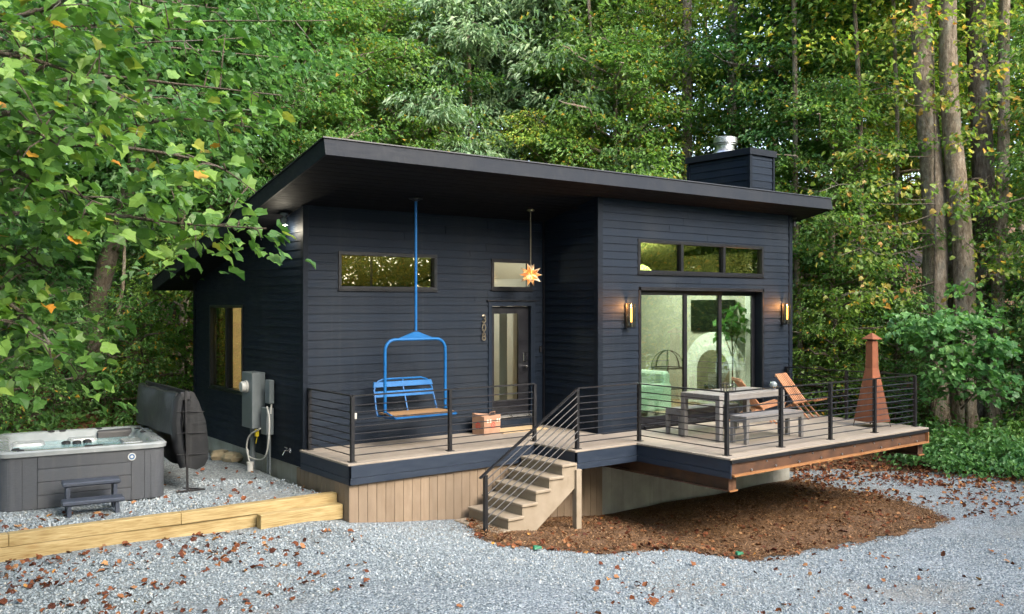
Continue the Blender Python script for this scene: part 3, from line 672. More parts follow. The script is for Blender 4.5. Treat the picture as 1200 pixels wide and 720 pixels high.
# ------------------------------------------------------------------ things on and around the deck
# blue chairlift chair hanging from the porch roof
sx, sy = 7.27, 11.95
sw = thing('swing_chair', 'bright blue old chairlift chair hanging from the porch roof', 'swing', (sx, sy, 1.36))
MB().lathe([(.11, 0), (.11, -.012), (.05, -.03), (.022, -.05)], (sx, sy, sof(sy) - .002), 18).build('ceiling_plate', M['steel'], sw)
MB().tube([(sx, sy, sof(sy) - .03), (sx, sy, 2.62)], .021, 10).build('pole', M['blue'], sw, smooth=True)
hw, zt, zb = .535, 2.49, 1.40; pts = [(sx - hw, sy, zb)]
for k in range(7): a = rad(180 - 15 * k); pts.append((sx - hw + .17 + .17 * math.cos(a), sy, zt - .17 + .17 * math.sin(a)))
for k in range(7): a = rad(90 - 15 * k); pts.append((sx + hw - .17 + .17 * math.cos(a), sy, zt - .17 + .17 * math.sin(a)))
pts.append((sx + hw, sy, zb)); MB().tube(pts, .0235, 10).build('hanger', M['blue'], sw, smooth=True)
MB().prism([(sx - .36, 2.487), (sx + .36, 2.487), (sx + .03, 2.605), (sx - .03, 2.605)], 'y', sy - .018, sy + .018).build('gusset', M['blue'], sw)
f0, f1 = sy - .30, sy + .22          # seat front, back
b = MB()
for s in (-1, 1):
    x = sx + s * (hw + .0)
    b.tube([(x, f0, 1.345), (x, f1, 1.33), (x, f1 + .05, 1.42), (x - s * .02, f1 + .15, 1.72), (x - s * .10, f1 + .17, 1.84), (x - s * .2, f1 + .175, 1.87), (sx, f1 + .175, 1.87)], .015, 7)
    b.tube([(x, sy, zb + .02), (x, f0 - .02, 1.35)], .013, 6)
b.tube([(sx - hw, f0, 1.345), (sx + hw, f0, 1.345)], .018, 7); b.tube([(sx - hw, f1, 1.33), (sx + hw, f1, 1.33)], .016, 7)
b.tube([(sx, f1 + .0, 1.33), (sx, f1 + .15, 1.72), (sx, f1 + .175, 1.87)], .013, 6)
b.build('seat_frame', M['blue'], sw, smooth=True)
for z0, z1, yy in ((1.75, 1.83, .155), (1.60, 1.69, .12)): MB().hexa([(sx - hw, f1 + yy - .02, z0), (sx + hw, f1 + yy - .02, z0), (sx + hw, f1 + yy + .01, z0), (sx - hw, f1 + yy + .01, z0), (sx - hw + .02, f1 + yy, z1), (sx + hw - .02, f1 + yy, z1), (sx + hw - .02, f1 + yy + .03, z1), (sx - hw + .02, f1 + yy + .03, z1)]).build('back_slat', M['blue'], sw, .004)
b = MB()
for k in range(5): b.box((sx - hw + .01, f0 + .03 + k * .098, 1.363), (sx + hw - .01, f0 + .115 + k * .098, 1.39))
b.build('seat', M['seatw'], sw, .004)
# star pendant
px, py, pz = 9.59, 12.05, 3.52
st = thing('pendant_lamp', 'lit amber glass star lamp hanging on a chain beside the front door', 'lamp', (px, py, pz))
def star_mesh(c, r0, r1):
    b = MB(); t = (1 + 5 ** .5) / 2
    iv = [Vector(v).normalized() for v in [(-1, t, 0), (1, t, 0), (-1, -t, 0), (1, -t, 0), (0, -1, t), (0, 1, t), (0, -1, -t), (0, 1, -t), (t, 0, -1), (t, 0, 1), (-t, 0, -1), (-t, 0, 1)]]
    fs = [(0, 11, 5), (0, 5, 1), (0, 1, 7), (0, 7, 10), (0, 10, 11), (1, 5, 9), (5, 11, 4), (11, 10, 2), (10, 7, 6), (7, 1, 8), (3, 9, 4), (3, 4, 2), (3, 2, 6), (3, 6, 8), (3, 8, 9), (4, 9, 5), (2, 4, 11), (6, 2, 10), (8, 6, 7), (9, 8, 1)]
    for f in fs:
        q = [iv[i] * r0 for i in f]; a = (q[0] + q[1] + q[2]).normalized() * r1
        for i in range(3): b.add([Vector(c) + v for v in (q[i], q[(i + 1) % 3], a)], [(0, 1, 2)])
    return b, iv, fs
b, iv, fs = star_mesh((px, py, pz), .085, .20); b.build('star', M['star'], st)
b = MB()
for f in fs:
    q = [iv[i] * .086 for i in f]; a = (q[0] + q[1] + q[2]).normalized() * .202
    for i in range(3): b.tube([Vector((px, py, pz)) + q[i], Vector((px, py, pz)) + a], .0028, 4, False)
b.build('leading', M['brass'], st)
MB().lathe([(.025, 0), (.025, .05), (.008, .07)], (px, py, pz + .11), 12).build('socket', M['brass'], st)
b = MB(); z = pz + .18; k = 0
while z < sof(py) - .03:
    b.tube([(px + (.009 * math.cos(t) if k % 2 else 0), py + (0 if k % 2 else .009 * math.cos(t)), z + .02 * math.sin(t)) for t in np.linspace(0, 2 * math.pi, 9)], .0035, 4, False); z += .031; k += 1
b.build('chain', M['brass'], st)
MB().lathe([(.065, 0), (.065, -.02), (.02, -.035)], (px, py, sof(py) - .001), 18).build('ceiling_plate', M['brass'], st)
MB().lathe([(0, -.035), (.03, -.02), (.035, 0), (.02, .03), (0, .035)], (px, py, pz), 12).build('bulb', emis('warm_bulb', (1, .6, .25), 1.2), st)
light('star_light', (px, py, pz), 2.2, (1, .62, .28), st, .05)
# wall sconces
fil = emis('filament', (1, .43, .08), .9)
def sconce(x, z, label):
    s = thing('wall_sconce', label, 'lamp', (x, YR, z), 0, 'lit wall lamps either side of the glass doors')
    b = MB(); b.box((x - .035, YR - .046, z - .22), (x + .035, YR - .022, z + .20)); b.bar((x, YR - .05, z - .20), (x, YR - .14, z - .20), .03, .012); b.bar((x, YR - .05, z + .20), (x, YR - .14, z + .20), .025, .010)
    b.build('bracket', M['steel'], s, .003)
    c = (x, YR - .14, z)
    MB().lathe([(.075, -.20), (.075, .19), (.072, .19), (.072, -.20)], c, 24).build('glass_shade', M['clear'], s, smooth=True)
    b = MB(); b.lathe([(.05, -.21), (.05, -.202), (0, -.202)], c, 20); b.lathe([(.03, -.198), (.025, -.12)], c, 12); b.build('lamp_base', M['steel'], s)
    MB().lathe([(0, -.13), (.014, -.12), (.016, 0), (.014, .13), (0, .14)], c, 10).build('bulb', fil, s, smooth=True)
    light('sconce_light', (x, YR - .14, z + .165), 5.5, (1, .42, .12), s, .012)
sconce(10.978, 2.84, 'lit glass cylinder wall lamp near the recessed porch corner'); sconce(15.30, 2.84, 'lit glass cylinder wall lamp near the cabin corner beside the trees')
def floodlight(x, y, label, on, dx):
    z = sof(y) - .012; s = thing('floodlight', label, 'lamp', (x, y, z), 0)
    MB().lathe([(.06, 0), (.06, -.025), (.025, -.035), (.02, -.06)], (x, y, z), 16).build('mount', M['greybox'] if on else M['steel'], s)
    b = MB(); b.lathe([(.03, .06), (.05, .03), (.058, -.06), (.050, -.062)], (x + dx, y, z - .12), 16); b.build('lamp_head', M['greybox'] if on else M['steel'], s)
    MB().lathe([(.0, -.07), (.035, -.06), (.05, -.045)], (x + dx, y, z - .125), 16).build('bulb', emis('flood_bulb', (1, .93, .75), 22) if on else M['clear'], s)
    if on: light('flood_light', (x + dx, y, z - .24), 3, (1, .9, .7), s, .05)
floodlight(5.60, 13.0, 'small floodlight under the left eave, lit', True, 0.0); floodlight(15.78, 11.25, 'small dark floodlight under the right eave', False, 0.0)
# grocery bag by the door
bag = thing('paper_bag', 'brown paper carrier bag with a red round print on the deck by the door', 'bag', (8.87, 12.33, DZ), rad(12))
b = MB(); w, d, h = .20, .13, .30
o = [(-w, -d), (w, -d), (w, d), (-w, d)]; vs = [(x, y, .001) for x, y in o] + [(x * 1.02, y * 1.04, h + (.05 if k == 3 else .02 * (k % 2))) for k, (x, y) in enumerate(o)]
inn = [(x * .97, y * .96, h + (.05 if k == 3 else .02 * (k % 2))) for k, (x, y) in enumerate(o)] + [(x * .97, y * .96, h * .55) for x, y in o]
b.add(vs, [(0, 3, 2, 1), (0, 1, 5, 4), (1, 2, 6, 5), (2, 3, 7, 6), (3, 0, 4, 7)])
b.add(vs[4:] + inn, [(0, 1, 5, 4), (1, 2, 6, 5), (2, 3, 7, 6), (3, 0, 4, 7), (4, 5, 9, 8), (5, 6, 10, 9), (6, 7, 11, 10), (7, 4, 8, 11), (8, 9, 10, 11)])
b.build('bag_body', M['bag'], bag, local=True)
def ring(b, r0, r1, f):
    n = 24
    for k in range(n):
        a, c = 2 * math.pi * k / n, 2 * math.pi * (k + 1) / n
        b.add([f(r0 * math.cos(a), r0 * math.sin(a)), f(r1 * math.cos(a), r1 * math.sin(a)), f(r1 * math.cos(c), r1 * math.sin(c)), f(r0 * math.cos(c), r0 * math.sin(c))], [(0, 1, 2, 3)])
b = MB(); ring(b, .034, .052, lambda u, v: (.02 + u, -d * (1 + .04 * (.15 + v) / h) - .003, .15 + v)); ring(b, 0, .016, lambda u, v: (.02 + u, -d * (1 + .04 * (.15 + v) / h) - .003, .15 + v))
ring(b, .034, .052, lambda u, v: (-w * (1 + .02 * (.15 + v) / h) - .003, u, .15 + v)); ring(b, 0, .016, lambda u, v: (-w * (1 + .02 * (.15 + v) / h) - .003, u, .15 + v))
b.build('printed_emblem', M['red'], bag, local=True)
b = MB()
for x in (-.14, -.07, .10, .155): b.box((x, -d - .012, .20), (x + .035, -d - .0105, .25))
b.build('printed_patch', M['paperw'], bag, local=True)
b = MB(); b.tube([(-.08, -d, h), (-.07, -d - .015, h + .07), (.05, -d - .015, h + .075), (.07, -d, h + .02)], .006, 6); b.build('bag_handle', M['bag'], bag, local=True)
es = MB(); es.box((9.06, 12.12, DZ + .001), (10.02, YL - .03, DZ + .022)); tag(es.build('doormat', noisy('coir_mat', (.36, .26, .15), (.46, .34, .2), 20, rough=.95, bump=.5, isl=0), None, .004), 'tan doormat on the deck below the front door', 'doormat')
ov = MB(); ov.box((6.535, YL - .045, 1.24), (6.60, YL - .022, 1.37)); ov.box((6.545, YL - .06, 1.26), (6.59, YL - .045, 1.35)); tag(ov.build('outlet_cover', M['pvc'], None, .006), 'white weatherproof outlet cover on the dark porch wall', 'outlet')
# dining table with two benches
def tbl(name, x0, x1, y0, y1, h, leg, label, cat, group=None, over=.0):
    t = thing(name, label, cat, ((x0 + x1) / 2, (y0 + y1) / 2, DZ), 0, group); b = MB(); n = max(3, round((y1 - y0) / .14)); w = (y1 - y0) / n
    for k in range(n): b.box((x0, y0 + k * w + .004, DZ + h - .035), (x1, y0 + (k + 1) * w - .004, DZ + h))
    b.build('tabletop' if cat == 'table' else 'seat', M['tablew'], t, .004)
    b = MB(); b.box((x0 + .01, y0 + .006, DZ + h - .10), (x1 - .01, y0 + .03, DZ + h - .036)); b.box((x0 + .01, y1 - .03, DZ + h - .10), (x1 - .01, y1 - .006, DZ + h - .036)); b.box((x0 + .006, y0 + .03, DZ + h - .10), (x0 + .03, y1 - .03, DZ + h - .036)); b.box((x1 - .03, y0 + .03, DZ + h - .10), (x1 - .006, y1 - .03, DZ + h - .036))
    b.build('apron', M['tablew'], t)
    for sx_ in (x0, x1 - leg):
        for sy_ in (y0, y1 - leg): MB().box((sx_, sy_, DZ + .001), (sx_ + leg, sy_ + leg, DZ + h - .036)).build('leg', M['tablew'], t, .004)
tbl('dining_table', 11.15, 12.80, 9.30, 10.10, .73, .085, 'long grey slatted dining table on the deck before the glass doors', 'table')
tbl('bench', 11.22, 12.70, 10.16, 10.50, .43, .06, 'grey bench on the house side of the dining table', 'bench', 'grey benches at the dining table')
tbl('bench', 11.30, 12.75, 8.90, 9.22, .43, .06, 'grey bench on the railing side of the dining table', 'bench', 'grey benches at the dining table')
lc = (11.75, 9.62, DZ + .732); lt = thing('wire_lantern', 'round wire basket holding a glass jar on the dining table', 'lantern', lc)
b = MB()
for z in (.005, .07, .135): b.tube([(lc[0] + .12 * math.cos(t), lc[1] + .12 * math.sin(t), lc[2] + z) for t in np.linspace(0, 2 * math.pi, 21)], .005, 5, False)
for k in range(14): a = 2 * math.pi * k / 14; b.tube([(lc[0] + .12 * math.cos(a), lc[1] + .12 * math.sin(a), lc[2] + z) for z in (0, .14)], .0035, 4)
b.build('basket', M['steel'], lt); MB().lathe([(.07, .002), (.08, .02), (.08, .11), (.06, .125), (.056, .125), (.074, .10), (.074, .02)], lc, 20).build('jar', M['clear'], lt, smooth=True)
gc = (12.66, 9.42, DZ + .732); gt = thing('glass_globe', 'clear glass globe on the corner of the dining table nearest the railing', 'ornament', gc)
MB().lathe([(.03, 0), (.03, .03), (.045, .04), (.06, .075), (.055, .11), (.03, .135), (0, .14)], gc, 20).build('globe', noisy('frosted_glass', (.16, .19, .20), (.24, .27, .28), 5, rough=.08, isl=0, bump=0), gt, smooth=True); MB().lathe([(.035, 0.001), (.04, .02), (.03, .03)], gc, 16).build('base', M['chrome'], gt)
# folding slat chairs
def slat_chair(loc, rz, label):
    t = thing('slat_chair', label, 'chair', loc, rz, 'reddish slatted folding chairs on the deck'); n = 7
    back = MB(); seat = MB(); legb = MB(); legs = MB()
    for k in range(n):
        x = -.25 + .5 * k / (n - 1); fx_ = x * .86
        back.bar((x * .95, .02, .27), (fx_, .43, .81), .052, .02, (0, -1, .5))
    for k in range(n - 1):
        x = -.215 + .43 * k / (n - 2)
        seat.bar((x * 1.15, -.40, .385), (x, .16, .235), .05, .02)
    for x in (-.235, 0, .235): legb.bar((x, .03, .285), (x * 1.05, -.24, .0), .034, .03, (0, 1, .5))
    for x in (-.17, .17): legs.bar((x, .14, .245), (x, .52, .0), .034, .03)
    for p in ((.02, .295, .30), (.405, .77, .24)): back.bar((-p[2], p[0] + .022, p[1]), (p[2], p[0] + .022, p[1]), .026, .026)
    for p in ((-.36, .355), (.10, .235)): seat.bar((-.29, p[0], p[1]), (.29, p[0], p[1]), .026, .026)
    back.build('backrest', M['chairw'], t, .003, local=True); seat.build('seat', M['chairw'], t, .003, local=True); legb.build('leg', M['chairw'], t, .003, local=True); legs.build('leg', M['chairw'], t, .003, local=True)
slat_chair((14.92, 10.45, DZ + .004), rad(12), 'reddish slatted chair facing the railing beside the cabin corner')
slat_chair((13.62, 10.45, DZ + .004), rad(58), 'reddish slatted chair seen edge-on behind the end of the dining table')
# rusty chiminea
cc = (14.83, 8.95); ch = thing('chiminea', 'rust-coloured pyramid fire chimney on the deck corner by the trees', 'chiminea', (*cc, DZ), rad(-9))
def frust(b, r0, z0, r1, z1): 
    v = [(sx_ * r, sy_ * r, z) for r, z in ((r0, z0), (r1, z1)) for sx_, sy_ in ((-1, -1), (1, -1), (1, 1), (-1, 1))]; return b.hexa(v)
b = MB(); frust(b, .215, .09, .082, 1.02); b.build('body', M['corten'], ch, .004, local=True)
b = MB(); frust(b, .078, 1.015, .07, 1.50); b.build('flue', M['corten'], ch, local=True)
b = MB(); frust(b, .118, 1.545, .012, 1.645); frust(b, .118, 1.535, .118, 1.545); b.build('cap', M['corten'], ch, local=True)
b = MB(); frust(b, .055, 1.50, .055, 1.537); b.build('flue_neck', M['cortend'], ch, local=True)
for s in (-1, 1):
    for q in (-1, 1): MB().bar((s * .20, q * .20, .10), (s * .22, q * .22, .0), .03, .012).build('leg', M['cortend'], ch, local=True)

# ------------------------------------------------------------------ left side: timbers, hot tub, meter
tw = thing('timber_edging', 'pale new timber edging holding back the raised gravel', 'retaining wall', (3, 11.5, .1))
random.seed(4)
def timber(x0, x1, ya, yb, z0, z1, t=.14): MB().hexa([(x0, ya, z0), (x1, yb, z0), (x1, yb + t, z0), (x0, ya + t, z0), (x0, ya, z1), (x1, yb, z1), (x1, yb + t, z1), (x0, ya + t, z1)]).build('timber', M['timber'], tw, .006)
timber(-2.0, 1.72, 11.64, 11.62, .285, .425); timber(1.724, 3.60, 11.62, 11.50, .286, .426); timber(3.604, 5.70, 11.50, 11.44, .285, .425)
timber(-2.0, 1.55, 11.63, 11.61, .06, .281); timber(1.554, 5.0, 11.61, 11.475, .06, .282); timber(4.55, 5.705, 11.30, 11.275, .10, .30)
tub = thing('hot_tub', 'square grey hot tub full of water on the raised gravel', 'hot tub', (2.94, 13.93, PADZ), rad(-7.5))
hx, hy, th_ = 1.0, .99, .73
def rrect(hx, hy, r, n=6):
    p = []
    for cx_, cy_, a0 in ((hx - r, -hy + r, -90), (hx - r, hy - r, 0), (-hx + r, hy - r, 90), (-hx + r, -hy + r, 180)):
        p += [(cx_ + r * math.cos(rad(a0 + 90 * k / n)), cy_ + r * math.sin(rad(a0 + 90 * k / n))) for k in range(n + 1)]
    return p
def loft(b, rings, cap0=False, cap1=False):
    n = len(rings[0]); vs = [p for r in rings for p in r]; fs = [(i * n + k, i * n + (k + 1) % n, (i + 1) * n + (k + 1) % n, (i + 1) * n + k) for i in range(len(rings) - 1) for k in range(n)]
    if cap0: fs.append(tuple(range(n)))
    if cap1: fs.append(tuple((len(rings) - 1) * n + k for k in range(n)))
    return b.add(vs, fs)
R2 = lambda hx, hy, r, z: [(x, y, z) for x, y in rrect(hx, hy, r)]
b = MB(); loft(b, [R2(hx - .03, hy - .03, .12, .0), R2(hx - .03, hy - .03, .12, th_ - .035)], True, False); b.build('cabinet', M['black'], tub, local=True)
b = MB(); z = .02
for k in range(4):
    b.box((-.56, -hy - .004, .02 + k * .17), (.56, -hy + .03, .185 + k * .17)); b.box((hx - .03, -.56, .02 + k * .17), (hx + .004, .56, .185 + k * .17)); b.box((-hx - .004, -.56, .02 + k * .17), (-hx + .03, .56, .185 + k * .17))
b.build('panel', M['tubpanel'], tub, .004, local=True)
for sx_, sy_ in ((-1, -1), (1, -1), (1, 1), (-1, 1)):
    b = MB(); q = rrect(hx, hy, .15, 8)
    b.box((sx_ * .565, sy_ * (hy + .002), .02), (sx_ * .73, sy_ * (hy - .03), th_ - .03)); b.box((sx_ * (hx + .002), sy_ * .565, .02), (sx_ * (hx - .03), sy_ * .73, th_ - .03))
    pts = [(.735, hy), (.80, hy), (.80, hy - .006), (.812, hy - .006), (.812, hy), (.85, hy), (.85, hy - .006), (.862, hy - .006), (.862, hy)] + [(hx - .15 + .15 * math.sin(rad(a)), hy - .15 + .15 * math.cos(rad(a))) for a in range(0, 91, 10)]
    pts += [(hx, hy - .158), (hx - .006, hy - .158), (hx - .006, hy - .17), (hx, hy - .17), (hx, hy - .21), (hx - .006, hy - .21), (hx - .006, hy - .222), (hx, hy - .222), (hx, .735), (.9, .735), (.735, .9)]
    b.prism([(sx_ * x, sy_ * y) for x, y in pts], 'z', .02, th_ - .03); b.build('corner_panel', M['tubpanel'], tub, local=True)
b = MB(); loft(b, [R2(hx - .01, hy - .01, .15, th_ - .045), R2(hx + .03, hy + .03, .17, th_ - .03), R2(hx + .035, hy + .035, .17, th_ + .02), R2(hx + .01, hy + .01, .16, th_ + .042), R2(hx - .10, hy - .10, .16, th_ + .04), R2(hx - .14, hy - .14, .2, th_ + .02), R2(hx - .22, hy - .22, .26, th_ - .16), R2(hx - .30, hy - .30, .28, th_ - .3), R2(hx - .45, hy - .45, .25, th_ - .32), R2(hx - .5, hy - .5, .2, .1)], False, True)
b.build('shell', M['acryl'], tub, smooth=True, local=True)
for x, y, w_, d_ in ((-.62, .58, .22, .2), (.1, .68, .2, .16), (-.72, -.3, .14, .2), (.7, .1, .14, .26)):
    b = MB(); loft(b, [[(x + p[0], y + p[1], z) for p in rrect(w_ * s_, d_ * s_, .07)] for s_, z in ((1.15, th_ - .3), (1, th_ - .08), (.9, th_ - .05), (.6, th_ - .06))], False, True)
    b.build('seat', M['acryl'], tub, smooth=True, local=True)
wm = mat('tub_water', (.16, .30, .33), .06, 0, .6); g = N(wm); g.bump(g.noise(g.coord(), 7, 3), .25, .02); g.base(g.ramp(g.noise(g.coord(), 2.5, 4), [(.35, (.12, .24, .27)), (.65, (.30, .44, .46))]))
b = MB(); b.add(R2(hx - .19, hy - .19, .24, th_ - .085), [tuple(range(28))]); b.build('water', wm, tub, local=True)
for x, y, dx, dy in ((.55, .765, .24, .035), (-.80, -.70, .05, .09)):
    b = MB(); b.hexa([(x - dx, y - dy, th_ - .13), (x + dx, y - dy, th_ - .13), (x + dx, y + dy, th_ - .13), (x - dx, y + dy, th_ - .13), (x - dx, y - dy * .2, th_ + .0), (x + dx, y - dy * .2, th_ + .0), (x + dx, y + dy, th_ + .05), (x - dx, y + dy, th_ + .035)]); b.build('headrest', M['black'], tub, .012, local=True)
for x, y in ((-.3, .89), (-.15, .89), (.35, .90), (-.75, -.89), (.85, .6), (.87, .2)): MB().lathe([(.045, 0), (.045, .012), (.02, .02), (0, .02)], (x, y, th_ + .036), 12).build('control_knob', M['black'], tub, local=True)
MB().box((.0, -.935, th_ + .035), (.22, -.87, th_ + .052)).build('control_panel', M['black'], tub, local=True)
for x, y in ((-.14, .35), (.0, .31), (.14, .37), (.3, -.5)): MB().lathe([(.06, -.02), (.06, .03), (.03, .045), (0, .045)], (x, y, th_ - .085), 12).build('filter_cap', M['black'], tub, local=True)
b = MB(); b.lathe([(.05, -.016), (.05, -.006), (.04, -.004)], (.57, -hy, .60), 22, 'y'); bd = b.build('badge', M['pvc'], tub, local=True)
b = MB(); b.lathe([(.038, -.018), (.038, -.010)], (.57, -hy, .60), 20, 'y'); b.build('badge_disc', mat('badge_blue', (.03, .09, .2), .3), bd, local=True)
b = MB(); b.lathe([(.018, -.0195), (.018, -.012)], (.57, -hy, .60), 12, 'y'); b.build('badge_centre', M['pvc'], bd, local=True)
stp = thing('tub_step', 'slate-blue plastic two-step stool in front of the hot tub', 'step', (2.80, 12.56, PADZ), rad(-7.5))
for z, y0, y1, w_ in ((.40, -.10, .17, .34), (.205, -.33, -.08, .36)):
    MB().box((-w_, y0, z - .055), (w_, y1, z)).build('tread', M['plastic'], stp, .014, local=True)
for s in (-1, 1):
    MB().prism([(.16, 0.002), (.16, .345), (-.08, .345), (-.08, .15), (-.31, .15), (-.31, .002), (-.22, .002), (-.2, .09), (.04, .10), (.06, .002)], 'x', s * .30, s * .25).build('side_panel', M['plastic'], stp, .006, local=True)
# folded tub cover hanging on its lifter
cv = thing('tub_cover', 'folded black padded tub cover hanging over its lifter', 'tub cover', (4.10, 13.02, PADZ), rad(-1))
def slab(prof, y0, y1, bulge, n=14):
    b = MB(); rings = []
    for k in range(n + 1):
        t = k / n; y = y0 + (y1 - y0) * t; s_ = 1 - .18 * (abs(2 * t - 1) ** 5); rings.append([(px_ + .018 * math.sin(9 * t + 4 * pz_) , y, pz_ * 1.0 + .012 * math.sin(14 * t + 3 * px_) ) if i % 2 else (px_ + .01 * math.cos(11 * t), y, pz_) for i, (px_, pz_) in enumerate([((p[0] - .1) * s_ + .1, p[1]) for p in prof])])
    loft(b, rings, True, True); return b
slab([(.0, 1.34), (.05, 1.415), (.15, 1.41), (.27, 1.26), (.36, .98), (.405, .68), (.40, .44), (.33, .34), (.20, .30), (.05, .34), (.02, .70), (.0, 1.1)], .0, 2.0, 0).build('cover_half', M['vinyl'], cv, smooth=True, local=True)
slab([(-.02, 1.32), (-.05, 1.40), (-.13, 1.40), (-.165, 1.3), (-.17, 1.0), (-.165, .82), (-.12, .785), (-.05, .79), (.0, 1.0), (.02, 1.2)], .03, 2.03, 0).build('cover_half', M['vinyl'], cv, smooth=True, local=True)
fl = MB(); fl.tube([(.0, .03, 1.37), (-.06, .02, 1.30), (-.09, .03, 1.0), (-.06, .02, .65), (.02, .03, .36)], [.06, .075, .085, .08, .06], 9); fl.build('cover_flap', M['vinyl'], cv, smooth=True, local=True)
for z_ in (.55, .85, 1.15): MB().bar((-.10, -.06, z_), (.34 - .1 * abs(z_ - .7), .0, z_ - .03), .025, .006).build('seam_strap', M['black'], cv, local=True)
b = MB(); b.hexa([(.0, -.012, .60), (.06, -.012, .60), (.075, -.002, .2), (.02, -.002, .2), (-.03, -.012, 1.03), (.05, -.012, 1.03), (.09, .0, 1.0), (-.07, .0, 1.0)]) if False else b.box((-.04, -.03, 1.30), (.10, .05, 1.415)); b.build('cover_strap', M['black'], cv, .01, local=True)
b = MB(); b.bar((.055, -.035, .02), (.03, -.035, 1.42), .03, .02); b.bar((.04, -.03, 1.42), (.04, 2.08, 1.42), .03, .03); b.bar((.30, 2.08, .02), (.04, 2.08, 1.43), .03, .02); b.bar((-.10, -.035, .02), (.30, -.035, .02), .04, .02); b.bar((.3, -.035, .02), (.08, .22, .02), .03, .015)
b.build('lifter_frame', M['steel'], cv, local=True)
# electric meter, disconnect, hoses
mt = thing('electric_meter', 'tall grey meter cabinet on a conduit against the dark side wall', 'meter', (5.66, 14.2, PADZ))
MB().box((5.50, 14.02, 1.04), (5.72, 14.46, 1.93)).build('cabinet', M['greybox'], mt, .008)
MB().lathe([(.0, -.10), (.075, -.10), (.085, -.085), (.085, -.03), (.10, -.03), (.10, 0.004)], (5.50, 14.25, 1.70), 22, 'x').build('meter_dial', M['pvc'], mt, smooth=True)
MB().tube([(5.62, 14.3, .3), (5.62, 14.3, 1.04)], .042, 12).build('conduit', M['greybox'], mt, smooth=True)
db = thing('disconnect_box', 'pair of small grey electric boxes on thin conduit right of the tall meter cabinet', 'electric box', (5.68, 13.8, PADZ))
MB().box((5.64, 13.66, 1.46), (5.72, 13.84, 1.83)).build('breaker_box', M['greybox'], db, .006)
MB().box((5.60, 13.68, .97), (5.72, 13.90, 1.39)).build('breaker_box', M['greybox'], db, .006)
for yy in (13.74, 13.82): MB().tube([(5.68, yy, .3), (5.68, yy, .97)], .018, 8).build('conduit', M['greybox'], db, smooth=True)
MB().tube([(5.69, 13.7, 1.46), (5.66, 13.66, 1.30), (5.68, 13.7, 1.39)], .014, 7).build('cable', M['pvc'], db, smooth=True)
def smooth_path(p, n=8):
    out = []; P = [Vector(q) for q in p]; P = [P[0] * 2 - P[1]] + P + [P[-1] * 2 - P[-2]]
    for i in range(1, len(P) - 2):
        for k in range(n):
            t = k / n; a, b_, c, d = P[i - 1:i + 3]; out.append(.5 * (2 * b_ + (c - a) * t + (2 * a - 5 * b_ + 4 * c - d) * t * t + (3 * b_ - a - 3 * c + d) * t ** 3))
    return out + [P[-2]]
hs = MB(); hs.tube(smooth_path([(5.6, 13.66, 1.42), (5.58, 13.52, 1.25), (5.56, 13.50, .9), (5.55, 13.62, .65), (5.55, 13.95, .56), (5.5, 14.22, .62), (5.5, 14.16, .9), (5.58, 13.88, 1.06)]), .013, 7)
hs.tube(smooth_path([(5.5, 14.22, .70), (5.5, 14.16, .55), (5.49, 14.04, .47), (5.49, 14.03, .40)]), .013, 7)
tag(hs.build('cable', M['pvc'], None, smooth=True), 'looping white cable between the small electric boxes and the gravel', 'cable')
MB().lathe([(.05, 0), (.05, .13), (.056, .13), (.056, .17), (0, .172)], (5.47, 14.02, PADZ - .02), 16).build('pipe_stub', M['pvc'], None, smooth=True)
tag(bpy.data.objects['pipe_stub'], 'short white capped pipe in the gravel below the meter', 'pipe')
yt = MB(); yt.box((5.55, 13.98, .92), (5.60, 14.04, 1.03)); yt.tube([(5.58, 14.01, .92), (5.58, 14.06, .80), (5.6, 14.1, .85)], .008, 5); tag(yt.build('cable_connector', M['yellow'], None, .006), 'yellow cable connector hanging under the meter cabinet', 'connector')
hb = MB(); hb.tube([(5.73, 13.05, .80), (5.62, 13.05, .80), (5.60, 13.05, .74)], .014, 8); hb.bar((5.66, 12.99, .85), (5.66, 13.11, .85), .02, .012); hb.bar((5.66, 13.05, .80), (5.66, 13.05, .86), .012, .012); hb.lathe([(.04, -.004), (.04, .0)], (5.72, 13.05, .80), 14, 'x')
tag(hb.build('garden_tap', M['chrome'], None), 'small metal garden tap low on the dark side wall', 'tap')

# ------------------------------------------------------------------ leaves
DIAM = (np.array([(0, 0, 0), (.34, .42, .07), (0, 1, -.06), (-.34, .42, .07)]), np.array([(0, 1, 2), (0, 2, 3)]))
LONG = (np.array([(0, 0, 0), (.17, .4, .05), (0, 1, -.12), (-.17, .4, .05)]), np.array([(0, 1, 2), (0, 2, 3)]))
_h = [(.16, -.03), (.38, .0), (.53, .24), (.44, .42), (.50, .68), (.29, .76)]
_v = [(0, 0, 0), (0, .38, 0), (0, 1.0, -.08)] + [(x, y, -.16 * x * x + .10 * x) for x, y in _h] + [(-x, y, -.16 * x * x + .10 * x) for x, y in _h]
_f = []
for o_ in (3, 9):
    c_ = [0] + [o_ + k for k in range(6)] + [2]
    _f += [(c_[k], c_[k + 1], 1) if o_ == 3 else (c_[k + 1], c_[k], 1) for k in range(7)]
LOBE = (np.array(_v), np.array(_f))
